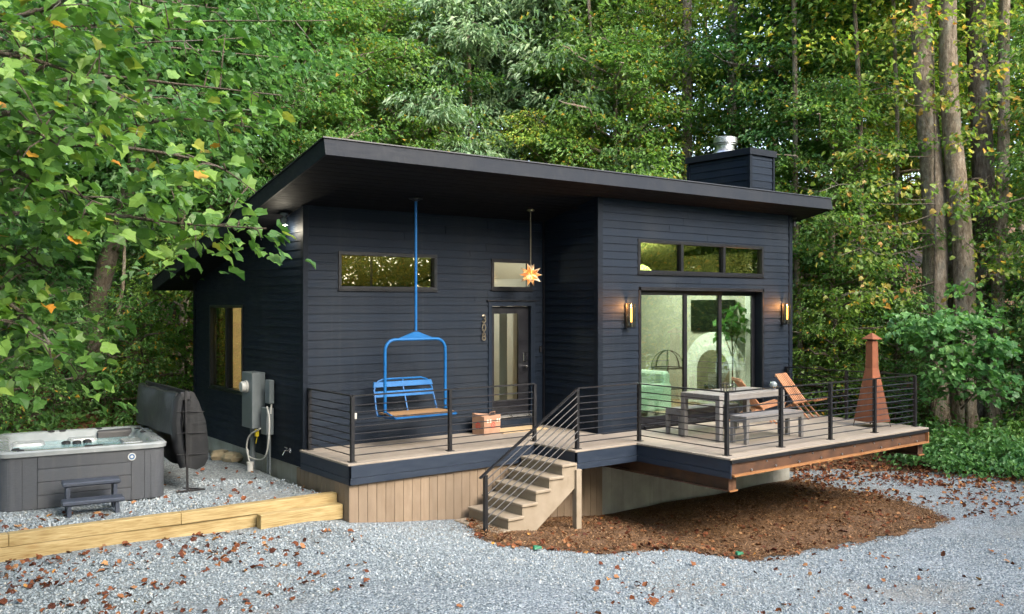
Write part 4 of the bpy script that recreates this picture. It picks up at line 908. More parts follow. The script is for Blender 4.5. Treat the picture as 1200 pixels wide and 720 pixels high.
def leaves(P, Nn, D, S, T):
    Nn = Nn / np.linalg.norm(Nn, axis=1, keepdims=True); D = D - Nn * (D * Nn).sum(1, keepdims=True); D /= np.linalg.norm(D, axis=1, keepdims=True) + 1e-9
    X = np.cross(D, Nn); tv, tf = T; k = len(tv)
    q = np.random.default_rng(len(P)); fold = q.uniform(-.1, .75, len(P))[:, None]; bend = q.normal(-.18, .22, len(P))[:, None]; wid = q.uniform(.75, 1.1, len(P))[:, None]
    tz = tv[None, :, 2] + fold * np.abs(tv[None, :, 0]) + bend * tv[None, :, 1] ** 2 + q.normal(0, .03, (len(P), k))
    V = P[:, None] + S[:, None, None] * (X[:, None] * (tv[None, :, 0] * wid)[..., None] + D[:, None] * tv[None, :, 1:2] + Nn[:, None] * tz[..., None])
    F = tf[None] + (np.arange(len(P)) * k)[:, None, None]
    return V.reshape(-1, 3), F.reshape(-1, 3)
class Cloud:
    def __init__(s, T, seed): s.T = T; s.V = []; s.F = []; s.n = 0; s.g = np.random.default_rng(seed)
    def spray(s, c, d, rad_, n, size, flat_=.12, droop=.25, up=.45):
        """one spray of leaves round c, lying along direction d"""
        g = s.g; d = np.array(d, float); a = g.random(n) * 2 * np.pi; r = np.sqrt(g.random(n)) * rad_
        h = np.array([d[0], d[1], 0]); h = h / (np.linalg.norm(h) + 1e-9); q = np.array([-h[1], h[0], 0])
        rx, ry = r * np.cos(a) * 1.25, r * np.sin(a) * .85
        P = np.array(c) + rx[:, None] * h + ry[:, None] * q; P[:, 2] += g.normal(0, flat_ * rad_, n) - droop * (r / rad_) ** 2 * rad_ * .8 + rx * d[2] * .5
        Nn = np.stack([g.normal(0, up, n), g.normal(0, up, n), np.ones(n)], 1) + .35 * h
        D = np.stack([np.cos(a), np.sin(a), -droop - .2 * g.random(n)], 1); D = D[:, :1] * h + D[:, 1:2] * q + D[:, 2:] * np.array([0, 0, 1.]) + .5 * h
        V, F = leaves(P, Nn, D, size * g.uniform(.65, 1.2, n), s.T); s.V.append(V); s.F.append(F + s.n); s.n += len(V)
    def arr(s): return np.concatenate(s.V), np.concatenate(s.F)
    def mesh(s, name, m): V, F = s.arr(); return npmesh(name, V, F, m)
def limbs_mesh(name, tubes, m):
    b = MB()
    for p, r, n in tubes: b.tube(p, r, n)
    me = bpy.data.meshes.new(name); me.from_pydata([tuple(v) for v in b.v], [], b.f); me.shade_smooth(); me.materials.append(m); return me
def make_tree(seed, H, R, base, tr, nb, nspray, nleaf, size, T, lm, bm_, droop=.25, up=.45, lean=.3, profile=.55, low=0):
    """trunk+limbs mesh and crown mesh; crown starts at height base, widest at profile"""
    g = np.random.default_rng(seed); ph = g.random(4) * 6
    def tp(z): t = z / H; return np.array([lean * math.sin(t * 2.2 + ph[0]) - lean * math.sin(ph[0]) + .05 * math.sin(t * 11 + ph[1]), lean * math.sin(t * 1.8 + ph[2]) - lean * math.sin(ph[2]), z])
    zs = np.linspace(-.4, H * .94, 13); tubes = [([tp(z) for z in zs], [max(.02, tr * (1.25 if k == 0 else 1) * (1 - .88 * k / 12)) for k in range(13)], 11)]
    c = Cloud(T, seed + 50); az = g.random() * 6
    for i in range(nb):
        t = (i + .5) / nb; z0 = base + (H * .95 - base) * t ** .9; az += 2.4 + g.normal(0, .3)
        hh = (z0 - base) / (H - base); L = R * (np.interp(hh, [0, profile * .5, profile, .85, 1], [.75, .98, .95, .55, .22])) * g.uniform(.7, 1.12)
        rise = np.interp(hh, [0, 1], [.10, .75]); d = np.array([math.cos(az), math.sin(az), rise])
        p0 = tp(z0); pts = [p0 + d * L * s - np.array([0, 0, .22 * L * s * s]) + (g.normal(0, .05 * L, 3) if 0 < s < 1 else 0) for s in (0, .3, .6, .85, 1)]
        tubes.append((pts, [max(.012, tr * .30 * (1 - .6 * t)), .05, .03, .018, .008], 5))
        m_ = max(3, int(nspray / nb * (L / R + .35)))
        for j in range(m_):
            s = g.uniform(.28, 1.05); k = min(3, int(s * 4)); q = pts[0] + (pts[-1] - pts[0]) * s; q = q + np.array([0, 0, .22 * L * (s - s * s)])
            side = g.normal(0, .26 * L * (1.05 - .5 * s)); n2 = np.array([-d[1], d[0], 0]); q = q + n2 * side + np.array([0, 0, g.normal(0, .18)])
            dd = d + n2 * np.sign(side) * .7; dd[2] = g.normal(-.05, .12)
            c.spray(q, dd, g.uniform(.42, .85) * (.75 + R / 10), int(nleaf * g.uniform(.6, 1.2)), size, .13, droop, up)
            if j % 2 == 0: tubes.append(([pts[0] + (pts[-1] - pts[0]) * s * .8 + np.array([0, 0, .15 * L * s * (1 - s)]), q], [.014, .005], 4))
    return limbs_mesh('trunk', tubes, bm_), c.mesh('crown', lm)
TV = {
    'maple': make_tree(11, 11, 3.0, 1.6, .15, 44, 330, 88, .13, DIAM, M['leaf_green'], M['bark']),
    'beech': make_tree(12, 13, 3.4, 2.6, .17, 46, 340, 86, .127, DIAM, M['leaf_deep'], M['barkd'], .18, .4),
    'hickory': make_tree(13, 11, 2.9, 2.2, .14, 40, 280, 110, .19, LONG, M['leaf_pale'], M['barkd'], .75, .6),
    'birch': make_tree(14, 12, 2.8, 3.2, .13, 36, 190, 80, .125, DIAM, M['leaf_sunlit_lime'], M['bark'], .35, .55),
    'tall': make_tree(15, 17, 3.6, 7.0, .24, 40, 330, 76, .145, DIAM, M['leaf_green'], M['bark'], .25, .45, .5),
    'sapling': make_tree(16, 5.0, 1.7, .5, .05, 26, 130, 46, .13, DIAM, M['leaf_green'], M['barkd'], .22, .4, .25),
    'autumn': make_tree(17, 12, 3.2, 3.2, .15, 40, 230, 50, .16, DIAM, M['leaf_autumn'], M['bark'], .35, .55),
}
used = set()
def tree(kind, u, F, label, sc=1.0, rz=0, lm=None, name=None, tm=None, cat='tree', group=None, r=None, dz=0):
    r = upx(u, F) if r is None else r; x, y, _ = wpt(F, r); t = thing(name or 'tree', label, cat, (x, y, float(gz(x, y)) + dz), rz, group, sc)
    tr = put('trunk', TV[kind][0], t); cr = put('crown', TV[kind][1], t)
    for o, m in ((tr, tm), (cr, lm)):
        if m: o.material_slots[0].link = 'OBJECT'; o.material_slots[0].material = m
    return t
pc = Cloud((np.array([(0, 0, 0), (.3, .3, .06), (.36, .65, .05), (0, 1, -.1), (-.36, .65, .05), (-.3, .3, .06)]), np.array([(0, 1, 2), (0, 2, 3), (0, 3, 4), (0, 4, 5)])), 61); ptub = [([(0, 0, .25), (.02, 0, 1.0), (0, .03, 1.9)], [.02, .016, .01], 6)]
for k in range(9):
    a = k * 2.4; e = (.18 * math.cos(a), .18 * math.sin(a), 1.5 + .07 * k); pc.spray(e, (math.cos(a), math.sin(a), .1), .13, 5, .24, .4, .4, .6); ptub.append(([(0, 0, .95 + .1 * k), e], [.01, .006], 5))
put('stem', limbs_mesh('stem', ptub, M['barkd']), PLANT); put('foliage', pc.mesh('foliage', M['leaf_fern']), PLANT)
# wood behind the cabin, one tree at a time: kind, u, distance, label, size, turn, leaf
TREES = [
    ('maple', 415, 25.5, 'leafy green tree just above the high left corner of the roof', 1.0, .4, None),
    ('beech', 470, 29, 'dark green tree behind the roof, first right of its left corner', 1.1, 1.9, None),
    ('birch', 505, 26, 'slim loose-leaved tree behind the left third of the roof', .85, 3.0, 'leaf_green'),
    ('hickory', 560, 26.5, 'tree with long drooping pale leaves behind the middle of the roof', 1.12, .9, None),
    ('hickory', 625, 29, 'taller pale drooping tree right of the middle of the roof', 1.35, 3.7, None),
    ('maple', 640, 25.6, 'small rounded green tree low behind the middle of the roof', .72, 2.2, 'leaf_sunlit_lime'),
    ('beech', 690, 28, 'dark hollow-looking tree behind the roof left of the chimney', 1.0, 5.0, None),
    ('maple', 715, 25.4, 'bright layered tree behind the roof well left of the chimney', .95, 1.2, None),
    ('birch', 775, 27, 'pale green tree immediately left of the chimney', 1.05, .2, None),
    ('maple', 872, 27, 'green tree with layered sprays behind the chimney', .9, 4.4, None),
    ('beech', 925, 25.5, 'dense dark tree right of the chimney above the roof end', 1.0, 2.8, None),
    ('maple', 970, 23.5, 'green tree beside the right end of the roof', .82, .7, None),
    ('birch', 985, 29, 'yellow-green tree with sunlight put into its leaf colour, between the chimney and the big trunks', 1.2, 4.0, None),
    ('birch', 1030, 27.5, 'pale green tree behind the chiminea', 1.15, 3.4, 'leaf_green'),
    ('autumn', 1050, 30, 'tree turning yellow and orange left of the big trunks', 1.2, 1.1, None),
    ('beech', 1215, 27, 'dark green tree at the right edge behind the big trunks', 1.05, 5.2, None),
    ('birch', 1130, 30, 'light green tree filling the gap behind the five big trunks', 1.25, 2.5, None),
    ('maple', 1265, 22, 'green tree just outside the right edge with boughs reaching in', .95, 2.1, None),
    ('maple', 355, 23.5, 'green tree behind the sloping left edge of the roof', .95, 2.9, None),
    ('beech', 300, 26, 'dark green tree behind the far left corner of the cabin', 1.1, .8, None),
    ('beech', 245, 21.5, 'dark leafy tree beside the cabin back corner, left of its wall', .85, 4.1, None),
    ('maple', 190, 24.5, 'green tree behind the leaning trunk', 1.05, 1.6, 'leaf_deep'),
    ('beech', 100, 20.5, 'dark tree on the slope behind the hot tub', .95, 5.6, None),
    ('maple', 30, 19, 'green tree on the slope behind the left end of the hot tub', .9, 3.3, 'leaf_deep'),
    ('beech', -55, 18, 'dark tree at the far left edge of the slope', .95, .1, None),
    ('birch', 350, 30, 'pale olive tree high behind the left roof edge', 1.25, .5, 'leaf_pale'),
]
for i, (k, u, F_, lab, s, rz, lm) in enumerate(TREES): tree(k, u, F_, lab, s, rz, M[lm] if lm else None)
far_pos = [(-80, 27), (10, 29), (75, 33), (140, 30), (215, 33), (275, 36), (330, 34), (395, 36), (455, 34), (520, 37), (585, 34), (650, 38), (700, 34), (750, 36), (815, 37), (900, 36), (1000, 37), (1110, 38), (1200, 35), (1270, 36)]
ks = ['tall', 'beech', 'maple', 'tall', 'birch']
for i, (u, F_) in enumerate(far_pos):
    tree(ks[i % 5], u, F_, 'tall forest tree deep in the wood behind the nearer trees', 1.25 + .1 * math.sin(i * 2.3), i * 1.7, M['leaf_sunlit_lime'] if (u > 560 and i % 3) or i % 4 == 0 else None, 'forest_tree', group='tall trees deep in the wood')  # lime leaves on the right imitate sunlight by colour
SAP = [(985, 22.0, 'young sapling behind the deck railing, right of the cabin corner', .75), (1045, 22.5, 'young sapling behind the chiminea railing corner', .7), (1015, 24.5, 'thin sapling on the brown slope behind the chiminea', .9),
       (950, 25, 'sapling low behind the cabin right corner', .85), (215, 19.2, 'sapling between the leaning trunk and the dark cabin wall', .8), (60, 17.3, 'low sapling on the slope above the hot tub', .55), (170, 17.8, 'low sapling behind the folded tub cover', .55), (1180, 22.6, 'green sapling right of the big trunks', .8), (-20, 16.2, 'low sapling at the left edge of the slope', .6)]
for i, (u, F_, lab, s) in enumerate(SAP): tree('sapling', u, F_, lab, s, i * 2.1, M['leaf_deep'] if i % 2 else None, 'sapling')
def bare_trunk(name, label, base, top, r0, r1, m, H=15, crown=None, cs=1.0, boughs=()):
    """a big trunk given by the line it leans along, with its own crown far above"""
    (F0, u0, ), (F1, u1, z1) = base, top; b = wpt(F0, upx(u0, F0)); b = Vector((b[0], b[1], float(gz(b[0], b[1])) - .2)); q = Vector(wpt(F1, upx(u1, F1), z1))
    t = thing(name, label, 'tree', b); d = q - b; g = np.random.default_rng(int(u0 * 7)); n = 16; p = []
    ex = H / d.z
    for k in range(n + 1): s = ex * k / n; p.append(b + d * s + Vector((.06 * math.sin(s * 9 + u0), .06 * math.sin(s * 7 + 2 * u0), 0)) * (1 if k else 0))
    tubes = [([v - b for v in p], [r0 * (1.35 if k == 0 else (1.1 if k == 1 else 1)) + (r1 - r0) * k / n for k in range(n + 1)], 14)]
    for bs in boughs: tubes.append(([Vector(v) - b for v in bs[0]], bs[1], 6))
    put('trunk', limbs_mesh('trunk', tubes, m), t)
    if crown is not None:
        c = Cloud(DIAM, int(u0)); top_ = p[-1] - b
        for k in range(90):
            a = g.random() * 6.28; rr_ = g.random() ** .5 * 2.8 * cs; c.spray((top_.x + rr_ * math.cos(a), top_.y + rr_ * math.sin(a), top_.z - .5 + g.normal(0, 1.8)), (math.cos(a), math.sin(a), 0), .8, 46, .17)
        put('crown', c.mesh('crown', crown), t)
    return t
bare_trunk('tree', 'thick grey trunk, leftmost of the five by the right edge', (22.3, 1103), (22.6, 1081, 10.3), .33, .19, M['bark'], 15, M['leaf_autumn'])
bare_trunk('tree', 'slender brown trunk, second from left of the five by the right edge', (23.8, 1112), (23.8, 1113, 10.8), .19, .13, M['barkd'], 15, M['leaf_green'], .8)
bare_trunk('tree', 'mottled pale trunk in the middle of the five by the right edge', (22.0, 1135), (22.2, 1112, 10.2), .27, .17, M['bark'], 15, M['leaf_sunlit_lime'])
bare_trunk('tree', 'upright brown trunk, fourth from left of the five by the right edge', (22.9, 1153), (23, 1146, 10.4), .31, .2, M['barkd'], 15, M['leaf_autumn'])
bare_trunk('tree', 'slim grey trunk, rightmost of the five by the right edge', (22.4, 1163), (22.4, 1180, 10.2), .17, .11, M['bark'], 14, M['leaf_green'], .8)
bare_trunk('tree', 'brown leaning trunk behind the hot tub', (19.0, 88), (18.6, 162, 6.3), .21, .12, M['barkd'], 9.5, M['leaf_deep'])
bare_trunk('tree', 'very thin pale leaning stem right of the leaning trunk', (18.6, 122), (18.4, 152, 5.0), .045, .02, M['bark'], 7, M['leaf_deep'], .5)
bare_trunk('tree', 'thin grey trunk beside the cabin back corner', (20.5, 217), (20.5, 212, 7.0), .10, .06, M['bark'], 9, M['leaf_deep'], .8)
bare_trunk('tree', 'tall grey trunk with bare lower half rising left of the chimney', (26.2, 806), (26.4, 805, 11), .17, .12, M['bark'], 16, M['leaf_green'], .9)
bare_trunk('tree', 'tall straight grey trunk rising directly behind the metal flue', (25.6, 856), (25.8, 859, 11), .16, .12, M['bark'], 16, M['leaf_sunlit_lime'], .9)
bare_trunk('tree', 'thin trunk above the middle of the roof', (25.8, 697), (26, 690, 11), .07, .05, M['barkd'], 14, M['leaf_green'], .7)
bare_trunk('tree', 'thin trunk above the right end of the roof', (23.5, 938), (23.7, 930, 11), .08, .06, M['bark'], 13, M['leaf_sunlit_lime'], .7)
bare_trunk('tree', 'thin dark trunk halfway between the roof end and the big trunks', (22.8, 1012), (23, 1004, 10.5), .08, .05, M['barkd'], 13, M['leaf_green'], .7)
bare_trunk('tree', 'thin pale trunk just left of the big trunks', (23.2, 1052), (23.2, 1048, 10.5), .06, .045, M['bark'], 13, M['leaf_sunlit_lime'], .7)
bare_trunk('tree', 'thin trunk above the left third of the roof', (26.5, 553), (26.5, 548, 11), .06, .045, M['bark'], 14, M['leaf_pale'], .7)
# leafy boughs in front of the five trunks
def bough_tree(name, label, cat, base, limbs, T, lm, bm_, size, dens, seed, rr=.5, droop=.3, up=.5):
    """a tree drawn limb by limb: each limb is a smooth path that carries leaves along its outer part"""
    b = Vector(base); t = thing(name, label, cat, b); c = Cloud(T, seed); tubes = []; g = np.random.default_rng(seed)
    for pts, r0, n, s0 in limbs:
        P = smooth_path(pts, 6); L = len(P); tubes.append(([p - b for p in P], [max(.006, r0 * (1 - .92 * k / (L - 1))) for k in range(L)], 7))
        for k in range(n):
            s = s0 + (1 - s0) * (k + g.random()) / n; i = min(L - 2, int(s * (L - 1))); p = P[i]; d = (P[i + 1] - P[i]).normalized(); q = Vector((-d.y, d.x, 0)).normalized()
            off = q * float(g.normal(0, .42 * rr * 2)) + Vector((0, 0, float(g.normal(0, .16)))); e = p + off
            tubes.append(([p - b, p + off * .6 + Vector((0, 0, .04)) - b, e - b], [.009, .006, .003], 4))
            dd = d + q * (.8 if off.dot(q) > 0 else -.8); c.spray(tuple(e - b), (dd.x, dd.y, -.15), rr * g.uniform(.6, 1.1), dens, size, .22, droop, up)
    put('trunk', limbs_mesh('trunk', tubes, bm_), t); put('crown', c.mesh('crown', lm), t); return t
def W3(u, v, F): return (*wpt(F, upx(u, F))[:2], CAMZ - (v - 357) / 1068 * F)
bb = wpt(20.9, upx(1135, 20.9)); bb = (bb[0], bb[1], float(gz(bb[0], bb[1])))
limbs = [([bb, W3(1130, 430, 20.6), W3(1122, 385, 20.3), W3(1120, 350, 20.3)], .05, 3, .6)]
for (u, v, F_) in ((1040, 378, 20.0), (1075, 366, 19.6), (1165, 372, 20.0), (1180, 405, 19.8), (1095, 405, 19.4), (1140, 395, 19.3), (1185, 440, 20), (1105, 435, 19.4), (1150, 430, 19.4)):
    limbs.append(([W3(1126, v + 40, 20.5), W3((u + 1126) / 2, v + 8, (F_ + 20.5) / 2), W3(u, v, F_)], .022, 6, .25))
bough_tree('sapling', 'bright green maple sapling spreading in front of the big trunks', 'tree', bb, limbs, LOBE, M['leaf_fern'], M['barkd'], .14, 26, 31, .42, .2, .45)
limbs = []; b2 = W3(1092, 300, 22.0)
for (u, v, F_, s) in ((985, 300, 20.5, 1), (960, 225, 20.5, 0), (990, 345, 20.3, 1), (1000, 170, 21, 0), (1015, 265, 20.6, 1), (1030, 220, 20.6, 0), (1040, 110, 21, 0), (975, 260, 21, 0), (1150, 160, 21, 0), (1160, 215, 20.8, 0), (1185, 120, 20.8, 0), (1195, 295, 20.5, 1), (1130, 235, 20.8, 0), (1180, 330, 20.6, 0), (1120, 100, 21, 0), (1060, 50, 21, 0), (1170, 30, 21, 0), (1190, 70, 20, 0)):
    z = v - 14 if s else v + 14; limbs.append(([W3(1095 if u < 1100 else 1128, z, 22.1), W3((u + 1095) / 2, (v + z) / 2 + 6, 21.3), W3((u * 3 + 1095) / 4, v + 9 * math.sin(u), (F_ * 3 + 22) / 4), W3(u, v, F_)], .015, 8, .3))
bough_tree('tree', 'thin branching tree with sparse orange-tinted leaves crossing the big trunks', 'tree', (b2[0], b2[1], 0), [([(b2[0], b2[1], .2), W3(1096, 300, 22.1), W3(1094, 40, 22.1)], .07, 2, .8)] + limbs, LOBE, M['leaf_turning'], M['barkd'], .115, 10, 33, .45, .5, .7)
# near tree on the left whose boughs hang into the picture
nb_ = wpt(9.0, -7.4); nb_ = (nb_[0], nb_[1], .1)
S0 = (nb_[0] + .2, nb_[1], 3.4); S1 = (nb_[0] + .3, nb_[1], 5.6)
near = [([nb_, (nb_[0] + .1, nb_[1], 2), S0, S1, (S1[0], S1[1], 9)], .17, 0, 0)]
for pts in ([W3(-60, 260, 8.2), W3(90, 250, 7.6), W3(210, 262, 7.2), W3(312, 268, 7.0)], [W3(-40, 170, 8.4), W3(110, 170, 8.0), W3(240, 190, 7.8), W3(300, 225, 7.6)], [W3(-60, 330, 7.6), W3(0, 350, 7.2), W3(50, 390, 7.0), W3(62, 430, 6.9)],
            [W3(-30, 110, 9), W3(100, 90, 8.8), W3(220, 100, 8.6), W3(330, 112, 8.6)], [W3(-40, 40, 9), W3(90, 30, 9), W3(220, 35, 9)], [W3(-30, 60, 7.6), W3(70, 80, 7.4), W3(160, 120, 7.2)], [W3(-30, 210, 7.2), W3(50, 215, 7), W3(120, 240, 6.9)],
            [W3(-40, 300, 7.8), W3(20, 300, 7.6), W3(60, 320, 7.5)], [W3(-30, 150, 6.8), W3(30, 150, 6.7), W3(75, 175, 6.6)], [W3(60, 160, 9.4), W3(200, 140, 9.2), W3(300, 150, 9.0)], [W3(20, 20, 8), W3(100, -10, 7.6), W3(180, 10, 7.6)], [W3(-20, 370, 7.4), W3(20, 392, 7.2), W3(45, 415, 7.1)]):
    near.append(([S0 if pts[0][2] < 4.4 else S1] + pts, .035, 13, .32))
bough_tree('tree', 'nearest tree, its large lobed leaves hanging in from the left', 'tree', nb_, near, LOBE, M['leaf_near'], M['barkd'], .125, 12, 41, .31, .5, .45)
mb_ = wpt(13.5, -8.6); mb_ = (mb_[0], mb_[1], .3); mid = [([mb_, (mb_[0], mb_[1], 4), (mb_[0] + .2, mb_[1], 9)], .14, 0, 0)]
for k in range(15):
    u = [40, 120, 200, 280, 340, 380, 250, 160, 60, 310, 90][k % 11] + 12 * math.sin(k * 3); v = [30, 60, 20, 40, 70, 30, 110, 150, 210, 130, 270][k % 11] - 6 * math.cos(k * 5) - (25 if k > 10 else 0)
    F_ = 12.5 + 1.6 * math.sin(k * 1.9); e = W3(u, v, F_); s_ = (mb_[0], mb_[1], max(2.5, e[2] - .8)); m_ = tuple((Vector(s_) + Vector(e)) / 2 + Vector((0, 0, .45))); mid.append(([s_, m_, e], .04, 13, .25))
bough_tree('tree', 'second lobed-leaf tree, behind the nearest one at upper left', 'tree', mb_, mid, LOBE, M['leaf_deep'], M['barkd'], .12, 15, 43, .6, .45, .45)  # deep green puts the shade behind the nearest boughs into the colour
# low bushes at the right edge of the gravel, and plants on the slopes
def bush(label, F, u, R, H, seed, lm):
    x, y, _ = wpt(F, upx(u, F)); z = float(gz(x, y)); t = thing('bush', label, 'bush', (x, y, z)); c = Cloud(DIAM, seed); g = np.random.default_rng(seed); tubes = []
    for k in range(int(60 * R)):
        a = g.random() * 6.28; r_ = g.random() ** .5 * R; h = H * (1 - (r_ / R) ** 2 * .6) * g.uniform(.3, 1); e = np.array([r_ * math.cos(a), r_ * math.sin(a), h]); c.spray(e, (math.cos(a), math.sin(a), -.1), .3, 22, .12, .3, .4, .5)
        if k % 3 == 0: tubes.append(([(e[0] * .3, e[1] * .3, -.05), tuple(e * .8)], [.012, .004], 4))
    put('stem', limbs_mesh('stem', tubes, M['barkd']), t); put('foliage', c.mesh('foliage', lm), t)
for i, (F_, u, R, H, lab) in enumerate(((19.6, 1112, .95, .85, 'low green bush beside the deck corner'), (19.3, 1160, 1.0, .95, 'low green bush below the big trunks'), (18.9, 1205, 1.0, .8, 'low green bush at the right edge of the gravel'), (20.6, 1090, 1.0, 1.1, 'taller green bush behind the deck railing corner'), (20.5, 1190, 1.2, 1.2, 'taller green bush in front of the rightmost trunk'))):
    bush(lab, F_, u, R, H, 70 + i, M['leaf_fern'])
uc = Cloud(DIAM, 5); g = uc.g; n_ = 0
while n_ < 1500:
    F_ = g.uniform(14.5, 34); r_ = g.uniform(-.72, .72) * F_; x, y, _ = wpt(F_, r_); h = float(hillh(np.array(x), np.array(y)))
    if h < .12 or (5.4 < x < 16.8 and y < 18.4) or y < 11 and x < 16: continue
    cl = math.sin(x * 1.1 + 2 * math.sin(y * .7)) * math.sin(y * 1.3)
    if cl < -.25 and g.random() < .8: continue
    a = g.random() * 6.28; uc.spray((x, y, float(gz(x, y)) + g.uniform(.08, .55)), (math.cos(a), math.sin(a), 0), g.uniform(.25, .55), 26, .11 + .002 * F_, .25, .4, .5); n_ += 1
tag(put('undergrowth', uc.mesh('undergrowth', M['leaf_deep'])), 'low green plants, shade put into their colour, covering the forest slope', 'undergrowth', kind='stuff')  # shade on the slope is painted as darker leaf colour
# the wood beyond: one mass
def mass(name, places, kinds, label, sub, lm='leaf_green'):
    Vs, Fs, n = [], [], 0
    for i, (x, y, z, s, k) in enumerate(places):
        me = TV[k][1]; V = np.empty(len(me.vertices) * 3, np.float32); me.vertices.foreach_get('co', V); V = V.reshape(-1, 3); F = np.arange(len(V)).reshape(-1, 4)
        keep = np.random.default_rng(i).random(len(F)) < sub; F = F[keep]; c = V[F].mean(1, keepdims=True); Q = ((V[F] - c) * (1 / sub) ** .5 + c).reshape(-1, 3)
        a = i * 1.3; Rm = np.array([[math.cos(a), -math.sin(a), 0], [math.sin(a), math.cos(a), 0], [0, 0, 1]]); Q = Q @ Rm.T * s + np.array([x, y, z]); k4 = np.arange(len(Q)).reshape(-1, 4) + n
        Vs.append(Q); Fs.append(k4); n += len(Q)
        b = MB(); b.tube([(x, y, z - .5), (x + .2, y, z + 9 * s)], [.2 * s, .1 * s], 6); tq = np.array([tuple(v) for v in b.v]); Vs.append(tq); Fs.append(np.array([f for f in b.f if len(f) == 4]) + n); n += len(tq)
    return tag(put(name, npmesh(name, np.concatenate(Vs), np.concatenate(Fs), M[lm])), label, 'woodland', kind='stuff')
pl = []; g = np.random.default_rng(8)
for i in range(30):
    F_ = g.uniform(43, 62); r_ = (i / 29 - .5) * 1.75 * F_; x, y, _ = wpt(F_, r_)
    if r_ > 4: continue
    pl.append((x, y, float(gz(x, y)), g.uniform(1.0, 1.2) if r_ > 5 else g.uniform(1.3, 1.7), ['maple', 'beech', 'tall', 'birch'][i % 4]))
mass('far_wood', pl, None, 'far wood rising behind everything', .35, 'leaf_sunlit_lime')
pl = []
for i, (x, y) in enumerate(((21, -3), (25, 1), (30, -6), (17, -7), (24, -9), (12, -9), (33, 2), (7, -13), (19, -13), (0, -16), (28, -2), (36, -3), (-9, -15), (-14, -8), (22, -6), (15, -10), (27, -5), (40, 1), (9, -11), (31, -1), (20, -9), (14, -14), (34, -8), (4, -15), (26, -11))): pl.append((x, y, -.7, .95 + .15 * math.sin(i * 2), ['maple', 'maple', 'beech'][i % 3]))
for i in range(16): pl.append((-2 + 3.2 * i, -16 + .75 * i + 1.5 * math.sin(i * 2), -.7, 1.5, 'sapling'))
mass('wood_across_the_drive', pl, None, 'wood across the drive, mirrored in the window glass', .4, 'leaf_sunlit_lime')
pl = [(x, y, float(gz(x, y)), sc_, k) for x, y, sc_, k in ((-2.5, 17.5, 1.1, 'maple'), (-5, 13, 1.1, 'tall'), (-1.5, 22, 1.1, 'beech'), (-7, 17.5, 1.2, 'tall'), (-4.5, 8.5, 1.1, 'beech'), (-8, 10, 1.2, 'maple'), (-9, 5, 1.2, 'birch'), (-11, 0, 1.2, 'tall'), (-5, 22, 1.2, 'tall'), (-6.3, 3.2, 1.2, 'maple'), (-5.5, -3, 1.1, 'tall'), (-3.5, -9, 1.2, 'maple'), (-9, -3, 1.2, 'tall'), (1.5, -10, 1.1, 'tall'), (-7, -8, 1.2, 'beech'), (-2, -13, 1.2, 'tall'))]  # out-of-view trees added to block light from the left
mass('unseen_shade_wood', pl, None, 'unseen wood to the left, added to shade the hot tub and the side wall', .35)

# ------------------------------------------------------------------ gravel stones, fallen leaves, chips and bits
g = np.random.default_rng(21)
n = 110000; F_ = np.sqrt(g.uniform(6.2 ** 2, 13.8 ** 2, n)); r_ = g.uniform(-.62, .62, n) * F_; x = F_ * FW[0] + r_ * RT[0]; y = F_ * FW[1] + r_ * RT[1]
ok = ~inside(MULCH, x, y) & ~((x > 5.65) & (y > 11.0)) & ~((x > 7.3) & (y > 10.05) & (y < 11.1)) & ~((y > 11.25) & (y < 11.66) & (x < 5.72)); ok &= hillh(x, y) < .05
wear = np.sin(x * .55 + y * .35 + .6 * np.sin(y * .8)) * np.sin(y * .62 - x * .2 + 1) + .45 * np.sin(x * 2.7 + y * 1.9) * np.sin(y * 3.1 - x)
ok &= g.random(n) < np.clip(.72 - .75 * wear, .12, 1)
x, y = x[ok], y[ok]; n = len(x); z = surf(x, y)
cube = np.array([(-1, -1, -1), (1, -1, -1), (1, 1, -1), (-1, 1, -1), (-1, -1, 1), (1, -1, 1), (1, 1, 1), (-1, 1, 1)]) * .5
qf = np.array([(0, 3, 2, 1), (4, 5, 6, 7), (0, 1, 5, 4), (1, 2, 6, 5), (2, 3, 7, 6), (3, 0, 4, 7)])
S = g.uniform(.010, .027, n)[:, None, None] * g.uniform(.55, 1.15, (n, 1, 3)); V = cube[None] * S * g.uniform(.6, 1.15, (n, 8, 3))
q = g.normal(0, 1, (n, 4)); q /= np.linalg.norm(q, axis=1, keepdims=True); w_, a_, b_, c_ = q.T
Rm = np.stack([1 - 2 * (b_ * b_ + c_ * c_), 2 * (a_ * b_ - c_ * w_), 2 * (a_ * c_ + b_ * w_), 2 * (a_ * b_ + c_ * w_), 1 - 2 * (a_ * a_ + c_ * c_), 2 * (b_ * c_ - a_ * w_), 2 * (a_ * c_ - b_ * w_), 2 * (b_ * c_ + a_ * w_), 1 - 2 * (a_ * a_ + b_ * b_)], 1).reshape(n, 3, 3)
V = np.einsum('nij,nkj->nki', Rm, V) + np.stack([x, y, z + .003], 1)[:, None]
gm = mat('gravel_stone', (.3, .3, .3), .8, 0, .3); gg = N(gm)
gg.base(gg.ramp(gg.island(), [(0, (.13, .158, .182)), (.3, (.19, .226, .254)), (.7, (.25, .29, .32)), (.93, (.34, .37, .395)), (1, (.35, .335, .30))]))
tag(put('gravel', npmesh('gravel', V.reshape(-1, 3), (qf[None] + (np.arange(n) * 8)[:, None, None]).reshape(-1, 4), gm)), 'loose grey-blue crushed gravel', 'gravel', kind='stuff')
